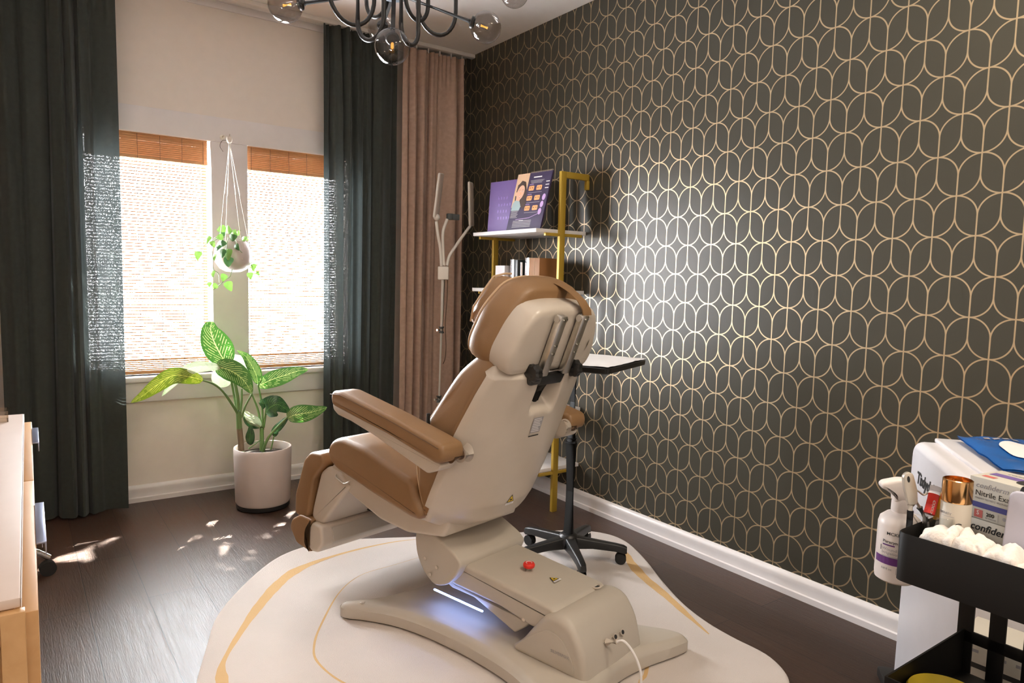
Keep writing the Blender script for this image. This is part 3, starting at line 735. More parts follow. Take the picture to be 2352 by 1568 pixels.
# armrests
for s_ in (-1, 1):
    a0, a1 = sorted((s_*.248, s_*.336))
    pad = [(-1.338, .742), (-1.345, .768), (-1.39, .7705), (-1.633, .729), (-1.82, .690), (-1.862, .680), (-1.870, .655), (-1.862, .630), (-1.838, .624), (-1.633, .671), (-1.348, .720)]
    pad = [(f, u+(0 if s_ < 0 else .008)) for f, u in pad]
    p_ = cpart('armrest_pad', pil(pad, a0, a1, .014, .012, 5), 'tan_leather')
    seam = [(-1.341, .757), (-1.39, .761), (-1.633, .718), (-1.82, .678), (-1.852, .670)]
    cpart('armrest_seam', tube([(f, -s_*.3365, u+(0 if s_ < 0 else .008)) for f, u in seam], .0013, 6), 'leather_dark', p_)
    fr = [(-1.328, .724), (-1.332, .704), (-1.355, .690), (-1.427, .680), (-1.552, .652), (-1.79, .585), (-1.835, .602), (-1.848, .618), (-1.83, .628), (-1.633, .678), (-1.349, .728)]
    fr = [(f, u+(0 if s_ < 0 else .008)) for f, u in fr]
    b0, b1 = sorted((s_*.262, s_*.320))
    cpart('armrest_frame', pil(fr, b0, b1, .006, .008, 3), 'shell_white')
    dz = 0 if s_ < 0 else .008
    cpart('armrest_pivot', [(cyl((-1.845, -s_*.218, .640+dz), (-1.845, -s_*.248, .640+dz), .028, .026, 24), 'shell_white'), (cyl((-1.845, -s_*.244, .640+dz), (-1.845, -s_*.285, .640+dz), .021, .021, 20), 'leather_dark')], None)
pc = obj('power_cord', tube(smooth_path([TC_ @ (Vector((-2.214, .035, .138))+dr*.043), TC_ @ (Vector((-2.214, .035, .138))+dr*.065+Vector((0, -.004, 0))), TC_ @ Vector((-2.30, .022, .135)), TC_ @ Vector((-2.322, .018, .09)), TC_ @ Vector((-2.328, .02, .03)), TC_ @ Vector((-2.345, .03, .0175)), TC_ @ Vector((-2.42, .06, .0175)), TC_ @ Vector((-2.55, .05, .0175))], 8), .0038, 8), 'paper_white')
tag(pc, 'white power cord plugged into the back of the treatment chair base', 'cord')
# ---------------------------------------------------------------- rug
def rug():
    pts = [(-1.985, -2.05), (-1.935, -1.879), (-1.865, -1.682), (-1.792, -1.498), (-1.659, -1.307), (-1.50, -1.14), (-1.356, -1.075), (-1.207, -1.083), (-1.04, -1.155), (-.938, -1.206), (-.80, -1.27), (-.661, -1.335),
           (-.504, -1.41), (-.39, -1.46), (-.255, -1.535), (-.176, -1.63), (-.165, -1.75), (-.232, -1.922), (-.331, -2.108), (-.409, -2.273), (-.45, -2.41), (-.463, -2.528), (-.463, -2.655), (-.50, -2.742), (-.56, -2.80),
           (-.70, -2.90), (-.95, -3.0), (-1.25, -3.0), (-1.55, -2.90), (-1.80, -2.70), (-1.95, -2.40)]
    sp = smooth_path([Vector((*p, 0)) for p in pts+[pts[0]]], 5)[:-1]
    o2 = [(p.x, p.y) for p in sp]
    dst = [(loft([[(x, y, z) for x, y in inset2(o2, i)] for i, z in ((.002, 0), (0, .004), (0, .008), (.004, .0115), (.012, .012))]), 'rug_cream')]
    def ribbon(path, w):
        p = smooth_path([Vector((*q, 0)) for q in path], 8); n = len(p); a = []; b = []
        for i, q in enumerate(p):
            d = (p[min(i+1, n-1)]-p[max(i-1, 0)]).normalized(); nn = Vector((-d.y, d.x, 0)); ww = interp(w, i/(n-1))*(1+.06*math.sin(i*.7)+.04*math.sin(i*1.9))
            a.append(q+nn*ww/2+Vector((0, 0, .0124))); b.append(q-nn*ww/2+Vector((0, 0, .0124)))
        return loft([a, b], closed=False)
    dst.append((ribbon([(-1.90, -2.02), (-1.876, -1.918), (-1.848, -1.81), (-1.744, -1.633), (-1.651, -1.496), (-1.554, -1.374), (-1.464, -1.295), (-1.344, -1.248), (-1.187, -1.224), (-1.031, -1.226), (-.93, -1.25)],
                       [(0, .03), (.12, .034), (.22, .012), (.42, .04), (.6, .045), (.72, .018), (.85, .012), (1, .004)]), 'rug_gold'))
    dst.append((ribbon([(-.23, -1.76), (-.268, -1.85), (-.313, -1.924), (-.372, -2.049), (-.425, -2.219), (-.476, -2.362), (-.517, -2.481)], [(0, .004), (.2, .03), (.45, .042), (.75, .028), (1, .004)]), 'rug_gold'))
    dst.append((ribbon([(-1.0, -1.43), (-1.126, -1.445), (-1.272, -1.464), (-1.396, -1.56), (-1.527, -1.74), (-1.595, -1.858), (-1.621, -1.958), (-1.598, -2.1), (-1.53, -2.2)], [(0, .002), (.3, .003), (.5, .007), (1, .007)]), 'rug_gold'))
    dst.append((ribbon([(-.77, -2.46), (-.801, -2.484), (-.864, -2.534), (-.906, -2.554), (-.95, -2.62)], [(0, .007), (.5, .012), (1, .008)]), 'rug_gold'))
    tag(obj('rug', dst, None), 'cream rug with a wavy outline and gold lines under the treatment chair', 'rug')
rug()

# ---------------------------------------------------------------- stool table with the paper lined tray
ZR = .0128
hub = Vector((-.512, -1.768, 0))
tt = thing('tray_table', 'black rolling tray table on a five-star base, behind the treatment chair', 'table', (hub.x, hub.y, ZR))
obj('column', [(cyl(hub+Vector((0, 0, .09)), hub+Vector((0, 0, .50)), .0235, .0235, 24), 'black_metal'), (cyl(hub+Vector((0, 0, .50)), hub+Vector((0, 0, .815)), .017, .017, 24), 'black_metal'), (cyl(hub+Vector((0, 0, .495)), hub+Vector((0, 0, .515)), .027, .025, 24), 'black_plastic')], None, tt)
obj('hub', lathe([(.03, .062), (.042, .07), (.046, .095), (.036, .118), (.026, .125)], (hub.x, hub.y, 0), 28), 'black_plastic', tt)
a0 = math.atan2(-1.915+1.765, -.345+.50)
for k in range(5):
    a = a0+k*2*math.pi/5; d = Vector((math.cos(a), math.sin(a), 0)); s_ = Vector((-d.y, d.x, 0)); L_ = .235
    rings = []
    for t, w, z0, z1 in ((.03, .026, .066, .112), (.10, .021, .070, .104), (.19, .017, .064, .094), (L_-.012, .0165, .056, .088), (L_, .013, .058, .082)):
        c = hub+d*t
        q = round2([(-w, z0), (w, z0), (w*.75, z1), (-w*.75, z1)], .006, 3)
        rings.append([c+s_*u+Vector((0, 0, z)) for u, z in q])
    leg = obj('leg', loft(rings), 'black_plastic', tt)
    c = hub+d*(L_-.012)
    obj('caster', [(cyl(c+s_*-.014+d*-.012+Vector((0, 0, ZR+.022)), c+s_*-.003+d*-.012+Vector((0, 0, ZR+.022)), .022, .022, 20), 'black_rubber'),
                   (cyl(c+s_*.003+d*-.012+Vector((0, 0, ZR+.022)), c+s_*.014+d*-.012+Vector((0, 0, ZR+.022)), .022, .022, 20), 'black_rubber'),
                   (cyl(c+Vector((0, 0, ZR+.022)), c+Vector((0, 0, .062)), .007, .007, 12), 'black_plastic')], None, leg)
TX = Vector((.918, .396, 0)).normalized(); TY = Vector((-TX.y, TX.x, 0))
fc = Vector((-.687, -2.151, 0))
def TP(a, b, z): return fc+TX*a+TY*b+Vector((0, 0, z))
to = round2([(0, 0), (.372, 0), (.372, .50), (0, .50)], .03, 5)
rr = [[TP(q[0], q[1], z) for q in inset2(to, i)] for i, z in ((.012, .822), (.002, .826), (0, .842), (.003, .845), (.007, .843), (.010, .834))]
obj('tray_top', loft(rr), 'tray_black', tt)
obj('tray_bracket', loft([[hub+Vector((x, y, .80)) for x, y in ((-.05, -.05), (.05, -.05), (.05, .05), (-.05, .05))], [hub+Vector((x, y, .823)) for x, y in ((-.08, -.08), (.08, -.08), (.08, .08), (-.08, .08))]]), 'black_metal', tt)
pg = []
for i in range(19):
    row = []
    for j in range(23):
        a, b = lerp(.004, .368, i/18), lerp(.004, .49, j/22)
        z = .8475+.004*noise.noise(Vector((a*14, b*14, 3)))+.003*abs(noise.noise(Vector((a*31, b*9, 7))))

        row.append(TP(a, b, z))
    pg.append(row)
tag(obj('paper_sheet', loft(pg, closed=False), 'paper_white', ang=60), 'crinkled white paper sheet lining the black tray table', 'paper')

# ---------------------------------------------------------------- gold and white shelf unit
su = thing('shelf_unit', 'open shelf unit with white boards on a gold frame against the wallpaper', 'shelf', (-.16, -.96, 0))
y0, y1, xd, px = -1.238, -.690, -.313, -.166
for (ya, yb) in ((y0-.016, y0+.002), (y1-.002, y1+.016)):
    fr = box(px-.016, px+.016, ya, yb, 0, 1.652, .0015)
    merge(fr, box(px+.016, -.006, ya, yb, 1.622, 1.652, .0015)); merge(fr, box(-.022, -.004, ya, yb, 1.578, 1.622, .0015))
    for z in (1.360, 1.070, .775, .487, .203): merge(fr, box(px-.1, -.04, ya+.002, yb-.002, z-.014, z, .001))
    obj('frame', fr, 'gold_paint', su, ang=30)
SZ = [1.360, 1.070, .775, .487, .203]
for z in SZ: obj('shelf_board', box(xd, -.004, y0, y1, z, z+.018, .0015), 'shelf_white', su, ang=30)
# things standing on the shelves
Z1 = SZ[0]+.0190
def lean(base, xdir, lean_deg, w, h, t):
    """upright sheet: base = bottom left corner as seen from the room, leaning back towards the wall"""
    x = Vector(xdir).normalized(); n = x.cross(Vector((0, 0, 1))).normalized()
    up = (Vector((0, 0, 1))*math.cos(R(lean_deg))-n*math.sin(R(lean_deg)))
    return basis(base, x, up)
# left board
Tb = lean((-.262, -.748, Z1), (.13, -1, 0), 4, .2, .27, .01)
pb = thing('purple_booklet', 'plain purple booklet leaning on the top shelf, left of the flip chart', 'booklet', Tb.translation)
obj('cover', box(0, .205, 0, .262, -.006, 0, .001), 'purple_board', pb, T=Tb, ang=30)
wl_ = BM(); rb = random.Random(2)
for i in range(4):                    # faint foil letters, too worn to read
    for k in range(4+i % 2):
        x = .070+.005*(i % 2)+.021*k; y = .166-.034*i
        for q in range(2): merge(wl_, quad((x+.005*q, y, .0006), (x+.005*q+.0016, y, .0006), (x+.005*q+.0016, y+rb.uniform(.010, .018), .0006), (x+.005*q, y+rb.uniform(.010, .018), .0006)))
        merge(wl_, quad((x, y+.008, .0006), (x+.007, y+.008, .0006), (x+.007, y+.0096, .0006), (x, y+.0096, .0006)))
obj('lettering', wl_, 'purple_foil', pb, T=Tb, smooth=False)
# flip chart
Tf = lean((-.285, -.955, Z1+.002), (.10, -1, 0), 12, .24, .29, .01)
Sh = Matrix(((1.06, .06, 0, 0), (0, 1, 0, 0), (0, 0, 1, 0), (0, 0, 0, 1))); Tf = Tf @ Sh
fcn = thing('flip_chart', 'spiral-bound dark flip chart with a smiling woman in grey, leaning on the top shelf', 'flip chart', Tf.translation)
obj('backing', box(0, .232, 0, .285, -.010, -.002, .001), 'navy_print', fcn, T=Tf, ang=30)
E0 = .0005
def rect(x0, x1, yy0, yy1, z): return quad((x0, yy0, z), (x1, yy0, z), (x1, yy1, z), (x0, yy1, z))
def ell(cx, cy, rx, ry, z, n=28, rot=0, a0=0, a1=6.2832):
    return ngon([(cx+rx*math.cos(a)*math.cos(rot)-ry*math.sin(a)*math.sin(rot), cy+rx*math.cos(a)*math.sin(rot)+ry*math.sin(a)*math.cos(rot), z) for a in [a0+(a1-a0)*k/n for k in range(n)]])
page = []
page.append((rect(0, .084, .115, .285, E0), 'tan_print'))
for k in range(4): page.append((rect(.012+.02*k, .016+.02*k, .2, .285, E0*1.2), 'skin_print'))
page.append((ngon([(.02, .12, E0*2), (.012, .17, E0*2), (.016, .225, E0*2), (.04, .25, E0*2), (.066, .242, E0*2), (.084, .20, E0*2), (.098, .13, E0*2), (.088, .10, E0*2), (.05, .13, E0*2)]), 'hair_print'))
page.append((ngon([(.004, .098, E0*3), (.006, .135, E0*3), (.022, .152, E0*3), (.05, .146, E0*3), (.066, .118, E0*3), (.06, .098, E0*3)]), 'teal_print'))
page.append((ngon([(.024, .15, E0*4), (.05, .145, E0*4), (.056, .172, E0*4), (.022, .18, E0*4)]), 'skin_print'))
page.append((ell(.046, .188, .0255, .038, E0*5, rot=-.18), 'skin_print'))
page.append((ell(.0175, .183, .005, .010, E0*5), 'skin_print'))
page.append((ngon([(.02, .20, E0*6), (.018, .228, E0*6), (.042, .243, E0*6), (.07, .232, E0*6), (.073, .205, E0*6), (.062, .224, E0*6), (.040, .228, E0*6), (.026, .215, E0*6)]), 'hair_print'))
for ex in (.037, .059): 
    page.append((ell(ex, .194, .0048, .0022, E0*6, 14), 'paper_white')); page.append((ell(ex, .194, .0020, .0021, E0*7, 12), 'hair_print')); page.append((ngon([(ex-.006, .2005, E0*6), (ex, .2035, E0*6), (ex+.006, .2015, E0*6), (ex, .2015, E0*6)]), 'hair_print'))
page.append((ngon([(.0475, .192, E0*6), (.0525, .179, E0*6), (.046, .178, E0*6)]), 'skin_orange'))
page.append((ngon([(.038, .1695, E0*6), (.047, .1665, E0*6), (.057, .1705, E0*6), (.0475, .160, E0*6)]), 'lip_print')); page.append((ngon([(.040, .1686, E0*7), (.047, .1668, E0*7), (.055, .1692, E0*7), (.0475, .1640, E0*7)]), 'paper_white'))
for k in range(7): page.append((rect(.008, .058-.004*(k % 3), .094-.0055*k, .0965-.0055*k, E0*2), 'print_grey'))
page.append((rect(.115, .170, .257, .2625, E0*2), 'paper_white'))
for k in range(3): page.append((rect(.098+.004*k, .19-.006*k, .242-.006*k, .2445-.006*k, E0*2), 'print_grey'))
for r_ in range(3):
    for c_ in range(2):
        cx, cy = .115+.052*c_, .205-.05*r_
        page.append((ngon([(q[0], q[1], E0*3) for q in round2([(cx-.018, cy-.012), (cx+.018, cy-.012), (cx+.018, cy+.012), (cx-.018, cy+.012)], .006, 3)]), 'skin_orange'))
        for ex in (-.008, .008): page.append((ell(cx+ex, cy+.001, .0035, .0020, E0*4, 12), 'hair_print'))
    page.append((rect(.098, .125, .223-.05*r_, .2255-.05*r_, E0*2), 'lilac_print')); page.append((rect(.10, .19, .182-.05*r_, .184-.05*r_, E0*2), 'print_grey'))
for k in range(3): page.append((ell(.212-.004*k, .155-.035*k, .011, .016, E0*3, 20), 'lilac_print'))
for k in range(3): page.append((rect(.205, .228, .23-.016*k, .234-.016*k, E0*2), 'paper_white'))
page.append((ngon([(.05, .05, E0*2), (.14, .055, E0*2), (.205, .076, E0*2), (.206, .079, E0*2), (.14, .0575, E0*2), (.05, .0525, E0*2)]), 'lilac_print'))
for k in range(5): page.append((rect(.035, .16, .012+.0075*k, .0155+.0075*k, E0*2), 'print_grey'))
page.append((rect(.075, .105, .043, .0465, E0*2), 'paper_white'))
page.append((rect(.0, .232, .0, .2849, 0), 'navy_print'))
obj('printed_page', page, None, fcn, T=Tf, smooth=False)
sp_ = BM()
for k in range(24): merge(sp_, ring_torus((.088+.0060*k, .286, -.004), .0052, .0007, (1, .12, 0), 12))
obj('spiral_binding', sp_, 'nickel', fcn, T=Tf)
# second shelf: white carton, silver pouch boxes
Z2 = SZ[1]+.0190
def carton(name, label, cat, x0, x1, ya, yb, h, mats, bev=.001):
    t = thing(name, label, cat, ((x0+x1)/2, (ya+yb)/2, Z2))
    obj('body', box(x0, x1, ya, yb, Z2, Z2+h, bev), mats[0], t, ang=30)
    return t
t = carton('white_carton', 'white carton with a faint grey imprint on the second shelf, left of the silver packs', 'box', -.240, -.195, -.885, -.80, .118, ['white_card'])
Tw = basis((-.2403, -.812, Z2), (0, -1, 0), (0, 0, 1))
lw = BM(); merge(lw, rect(.014, .056, .070, .073, .0002), Tw)
for k in range(3): merge(lw, rect(.014, .05-.006*k, .018-.004*k, .0192-.004*k, .0002), Tw)
obj('imprint', lw, 'print_grey', t, smooth=False)
t = carton('silver_pack', 'crinkled silver and black foil pack standing beside the white carton on the second shelf', 'pack', -.225, -.155, -.945, -.912, .150, ['silver_foil'])
obj('black_side', box(-.2245, -.152, -.976, -.9455, Z2, Z2+.147, .001), 'teal_black', t, ang=30)
t = thing('silver_tube', 'slim silver tube between the black pack and the brown box on the second shelf', 'tube', (-.205, -.988, Z2))
obj('tube_body', loft([[(-.205+.0085*math.cos(a), -.986+.0085*math.sin(a), Z2+.035) for a in [k*math.pi/10 for k in range(20)]], [(-.205+.0085*math.cos(a), -.986+.0085*math.sin(a)*.6, Z2+.135) for a in [k*math.pi/10 for k in range(20)]]]), 'silver_foil', t)
obj('cap', cyl((-.205, -.986, Z2), (-.205, -.986, Z2+.034), .0105, .0105, 20), 'steel', t)
t = carton('brown_box', 'brown box with a silver wrapped end on the second shelf, next to the gold post', 'box', -.200, -.075, -1.040, -1.005, .158, ['silver_foil'])
obj('brown_sleeve', box(-.1996, -.073, -1.125, -1.0405, Z2, Z2+.156, .001), 'brown_card', t, ang=30)
obj('brown_band', box(-.201, -.071, -1.085, -1.0835, Z2, Z2+.1565, .0003), 'leather_thread', t, ang=30)

# ---------------------------------------------------------------- floor lamp
ly = -.43
b = hit(1009, 915, 1, ly); px_, = (b.x,)
fl = thing('floor_lamp', 'white floor lamp with two light panels on goosenecks, in front of the blush curtain', 'lamp', (px_-.012, ly, 0))
top = hit(1018, 640, 1, ly)
pb0 = Vector((px_-.012, ly, .02))
obj('pole', [(tube([pb0, Vector((top.x, ly, top.z))], .0105, 16), 'lamp_white')], None, fl)
obj('base', lathe([(.13, 0), (.132, .008), (.125, .016), (.02, .022), (.014, .03)], (pb0.x, ly, 0), 40), 'lamp_white', fl)
for zc in (.452, .845):
    xc = lerp(pb0.x, top.x, (zc-.02)/(top.z-.02))
    cl = obj('clamp', cyl((xc, ly, zc-.018), (xc, ly, zc+.018), .0165, .0165, 16), 'clamp_grey', fl)
    obj('clamp_screw', cyl((xc-.016, ly-.004, zc), (xc-.034, ly-.01, zc), .007, .007, 12), 'chrome', cl)
hb = hit(1018, 627, 1, ly)
th_ = R(-30); ch, sh = math.cos(th_), math.sin(th_)
Tbx = Matrix(((ch, -sh, 0, hb.x), (sh, ch, 0, ly), (0, 0, 1, hb.z), (0, 0, 0, 1)))
obj('control_box', box(-.030, .030, -.022, .022, -.037, .037, .006, 3), 'lamp_white', fl, T=Tbx)
cbl = [hit(1026, 640, 1, ly), hit(1024, 690, 1, ly), hit(1022, 715, 1, ly), hit(1020, 745, 1, ly), hit(1021, 770, 1, ly), hit(1022, 795, 1, ly), hit(1020, 822, 1, ly), hit(1015, 835, 1, ly)]
obj('cable', tube(smooth_path([c+Vector((0, -.012, 0)) for c in cbl], 5), .0022, 6), 'cord_dark', fl)
for pxs in ([(1014, 615), (1012, 575), (1006, 540), (1002, 508)], [(1020, 615), (1017, 560), (1018, 530), (1027, 503)], [(1026, 612), (1032, 588), (1050, 560), (1068, 535), (1080, 519)]):
    obj('gooseneck', tube(smooth_path([hit(x, y, 1, ly) for x, y in pxs], 6), .0085, 12), 'lamp_white', fl)
def panel(pa, pb, w, dirx, name='light_panel'):
    a = hit(*pa, 1, ly); b_ = hit(*pb, 1, ly); up = (b_-a).normalized(); L_ = (b_-a).length
    T = basis(a, dirx, up)
    o_ = round2([(-w/2, 0), (w/2, 0), (w/2, L_), (-w/2, L_)], .012, 4)
    p = obj(name, slab(o_, -.012, .0, .004, 3, axes='xy'), 'lamp_white', fl, T=T)
    obj('diffuser', slab(inset2(o_, .005), .0, .002, .001, 2, axes='xy'), 'lamp_panel', p, T=T)
panel((1003, 500), (1027, 404), .062, Vector((.80, .6, .1)))
panel((1085, 519), (1080, 417), .060, Vector((.82, .57, 0)))
obj('swivel_joint', sphere(hit(1003, 499, 1, ly), .019, 20, 12), 'lamp_white', fl)
cp = hit(1028, 497, 1, ly)
obj('phone_clamp', [(box(-.02, .012, -.014, .014, -.017, .017, .004), 'clamp_grey'), (box(.010, .055, -.010, .010, -.016, .016, .003), 'clamp_grey')], None, fl, T=Matrix.Translation(cp+Vector((.018, 0, 0))))
# ---------------------------------------------------------------- plants
def leaf(pts, width, side, fold=.25, shape='lance', nu=10, nv=22, wave=.0):
    """blade along a 3D path; side = across direction; carries a UV map for the vein pattern"""
    p = smooth_path(pts, max(3, nv//(len(pts)-1))); n = len(p)
    bm = BM(); uvl = bm.loops.layers.uv.new('UVMap'); grid = []; uvs = {}
    side = Vector(side).normalized()
    for i, q in enumerate(p):
        t = i/(n-1)
        d = (p[min(i+1, n-1)]-p[max(i-1, 0)]).normalized()
        s = (side-d*side.dot(d)).normalized(); nn = s.cross(d)
        if shape == 'lance': w = width*.5*max(.01, math.sin(math.pi*min(1, t**.72))**.75)*(1-.15*t)
        elif shape == 'heart': w = width*.5*(max(.0, math.sin(math.pi*t**.55))**.8)*(1 if t > .08 else 1)
        else: w = width*.5*max(.01, math.sin(math.pi*t))**.6
        row = []
        for k in range(nu+1):
            u = -1+2*k/nu
            v = bm.verts.new(q+s*(w*u)+nn*(abs(u)*w*fold+wave*width*math.sin(9*t+2*u)*abs(u)))
            uvs[v] = (k/nu, t); row.append(v)
        grid.append(row)
    for a, b in zip(grid, grid[1:]):
        for k in range(nu):
            f = bm.faces.new((a[k], a[k+1], b[k+1], b[k]))
            for l in f.loops: l[uvl].uv = uvs[l.vert]
    return bm
VX, VZ = CR.copy(), CU.copy()
def c2(x, y): return (180+.2551*x, 740+.2551*y)
PY = -.40                                  # depth of the big plant's middle
def pp3(q, dy=0.0): return hit(*c2(*q), 1, PY+dy)
pc = Vector((-1.338, -.428, 0))
pl = thing('potted_plant', 'large-leaved variegated houseplant in a pale round pot under the windows', 'plant', pc)
obj('pot', lathe([(.10, .022), (.122, .024), (.128, .035), (.1345, .27), (.1345, .292), (.132, .297), (.126, .297), (.1235, .290), (.122, .255)], pc, 64, False), 'pot_ceramic', pl)
obj('saucer', lathe([(.06, .0), (.118, .0), (.124, .006), (.124, .020), (.118, .023), (.06, .022)], pc, 48), 'black_plastic', pl)
sb = lathe([(.0, .262), (.06, .264), (.1225, .258)], pc, 48, False)
bmesh.ops.remove_doubles(sb, verts=sb.verts, dist=.0005)
obj('soil', sb, 'soil', pl)
def stem(pts, r0, r1, m='green_stem', name='stem'):
    p = smooth_path([pp3(q[:2], q[2] if len(q) > 2 else 0) for q in pts], 6); n = len(p)
    return obj(name, tube(p, [lerp(r0, r1, i/(n-1)) for i in range(n)], 10), m, pl)
stem([(1470, 1215, -.03), (1463, 1100, -.03), (1450, 955, -.03)], .0145, .0135, 'brown_stem', 'trunk')
stem([(1450, 965, -.03), (1446, 880, -.03), (1440, 800, -.03)], .0135, .011)
stem([(1440, 830, -.03), (1385, 740, -.05), (1300, 620, -.07), (1215, 555, -.08), (1120, 522, -.085)], .007, .0035)
stem([(1440, 800, -.03), (1432, 660, -.03), (1390, 500, -.02), (1285, 400, -.02)], .009, .005)
stem([(1455, 820, -.02), (1470, 700, 0), (1472, 600, .02)], .007, .004)
stem([(1470, 860, -.03), (1500, 760, -.03), (1560, 650, -.02)], .006, .004)
stem([(1425, 800, .0), (1400, 650, .04), (1370, 490, .05), (1340, 390, .05)], .006, .004)
stem([(1655, 1215, .02), (1652, 1080, .02), (1650, 950, .02)], .0125, .009)
stem([(1645, 960, .02), (1620, 800, .02), (1560, 640, .0)], .006, .004)
stem([(1655, 960, .02), (1655, 760, .03), (1618, 560, .03)], .006, .004)
stem([(1665, 960, .02), (1685, 830, .0), (1700, 720, -.02)], .006, .004)
stem([(1660, 1170, .0), (1690, 1080, -.02), (1740, 1000, -.04), (1885, 850, -.06)], .008, .005)
stem([(1715, 1195, .03), (1740, 1120, .03), (1762, 1020, .03)], .004, .003)
stem([(1530, 1140, -.03), (1570, 1110, -.03), (1640, 1060, -.02)], .004, .002)
def blade(pts, w, m, fold=.2, side=None, wave=.03, shape='lance'):
    P_ = [pp3(q[:2], q[2] if len(q) > 2 else 0) for q in pts]
    d = (P_[-1]-P_[0]).normalized()
    s = side or d.cross(_f)
    return obj('leaf', leaf(P_, w*1.15*.2551*3.58/FPX, s, fold, shape, wave=wave), m, pl)
TL = lambda a, b: None
blade([(1345, 385, .05), (1280, 290, .05), (1220, 170, .04), (1190, 60, .03), (1205, -10, .02)], 235, 'leaf_variegated', .15)
blade([(1125, 522, -.085), (1000, 490, -.09), (850, 480, -.10), (700, 570, -.10), (580, 660, -.09), (470, 725, -.08)], 120, 'leaf_yellow', .15)
blade([(1290, 400, -.02), (1180, 392, -.05), (1040, 405, -.07), (920, 470, -.08), (830, 570, -.08), (750, 668, -.08)], 90, 'leaf_pale', .2)
blade([(1230, 400, -.02), (1330, 420, -.04), (1430, 470, -.06), (1510, 550, -.06), (1560, 645, -.05)], 170, 'leaf_variegated', .18)
blade([(1618, 575, .03), (1730, 520, .0), (1850, 480, -.02), (1970, 440, -.03), (2070, 425, -.03)], 135, 'leaf_variegated', .2)
blade([(1618, 560, .03), (1600, 470, .02), (1550, 370, .02), (1500, 300, .03), (1430, 255, .03)], 95, 'leaf_variegated', .2)
blade([(1530, 420, .05), (1470, 380, .06), (1410, 330, .07), (1370, 290, .07)], 125, 'leaf_pale', .1)
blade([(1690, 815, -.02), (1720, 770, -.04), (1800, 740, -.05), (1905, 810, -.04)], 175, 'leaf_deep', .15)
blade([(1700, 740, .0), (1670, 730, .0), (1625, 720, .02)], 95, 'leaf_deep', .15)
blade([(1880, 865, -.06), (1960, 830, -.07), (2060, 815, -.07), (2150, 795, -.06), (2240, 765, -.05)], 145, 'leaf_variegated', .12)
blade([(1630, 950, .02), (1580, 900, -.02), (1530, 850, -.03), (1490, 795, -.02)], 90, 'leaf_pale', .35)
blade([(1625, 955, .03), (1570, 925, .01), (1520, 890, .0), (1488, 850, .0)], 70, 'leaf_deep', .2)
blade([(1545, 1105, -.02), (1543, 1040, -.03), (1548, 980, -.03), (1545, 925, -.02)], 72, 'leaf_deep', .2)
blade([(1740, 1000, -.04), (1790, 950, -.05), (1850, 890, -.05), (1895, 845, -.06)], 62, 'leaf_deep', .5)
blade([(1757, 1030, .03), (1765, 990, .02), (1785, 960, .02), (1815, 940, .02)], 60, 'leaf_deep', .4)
blade([(1385, 500, .07), (1330, 500, .08), (1270, 490, .08), (1200, 470, .08)], 150, 'leaf_pale', .05, shape='oval')
blade([(1465, 1170, -.05), (1485, 1180, -.05), (1510, 1195, -.05)], 40, 'leaf_pale', .2)
# hanging pothos
def c1(x, y): return (180+.2551*x, 240+.2551*y)
HY = -.21
hc = hit(537, 598, 1, HY); hk = hit(527, 320, 1, YW-.03)
hc = Vector((-1.412, HY, 0))
hp_ = thing('hanging_planter', 'pothos in a blush bowl hung on cords between the two windows', 'plant', (hc.x, HY, 1.145))
bowl = lathe([(.002, 1.140), (.035, 1.143), (.062, 1.157), (.082, 1.185), (.0885, 1.22), (.084, 1.255), (.068, 1.285), (.060, 1.293), (.055, 1.290), (.072, 1.255), (.076, 1.22)], (hc.x, HY, 0), 48, False)
obj('bowl', bowl, 'pot_ceramic', hp_)
s2 = lathe([(.0, 1.272), (.066, 1.27)], (hc.x, HY, 0), 32, False); bmesh.ops.remove_doubles(s2, verts=s2.verts, dist=.0005)
obj('soil', s2, 'soil', hp_)
kn = Vector((-1.424, HY, 1.775))
for dx, dy in ((-.072, -.035), (.072, -.035), (-.018, .078), (.022, -.078)):
    a = Vector((hc.x+dx, HY+dy, 1.262))
    obj('cord', tube([kn, lerp(kn, a, .5)+Vector((0, 0, -.002)), a, Vector((hc.x+dx*1.06, HY+dy*1.06, 1.20))], .0021, 6), 'cord_cream', hp_)
obj('knot', [(sphere(kn+Vector((0, 0, .008)), .014, 14, 10, (1, 1, 1.3)), 'cord_cream'), (tube(smooth_path([kn+Vector((-.012, 0, .004)), kn+Vector((-.036, -.01, -.004)), kn+Vector((-.046, -.01, -.03)), kn+Vector((-.032, -.01, -.055))], 5), .0013, 6), 'cord_dark')], None, hp_)
obj('hook', [(tube(smooth_path([Vector((-1.424, YW-.02, 1.815)), Vector((-1.424, YW-.06, 1.818)), Vector((-1.424, HY+.03, 1.80)), Vector((-1.424, HY, 1.795)), Vector((-1.424, HY-.01, 1.808))], 6), .0028, 8), 'nickel'), (cyl(Vector((-1.424, YW-.026, 1.815)), Vector((-1.424, YW-.022, 1.815)), .012, .012, 16), 'nickel')], None, hp_)
def h1(x, y, dy=0): return hit(*c1(x, y), 1, HY+dy)
rim = hit(535, 540, 1, HY)
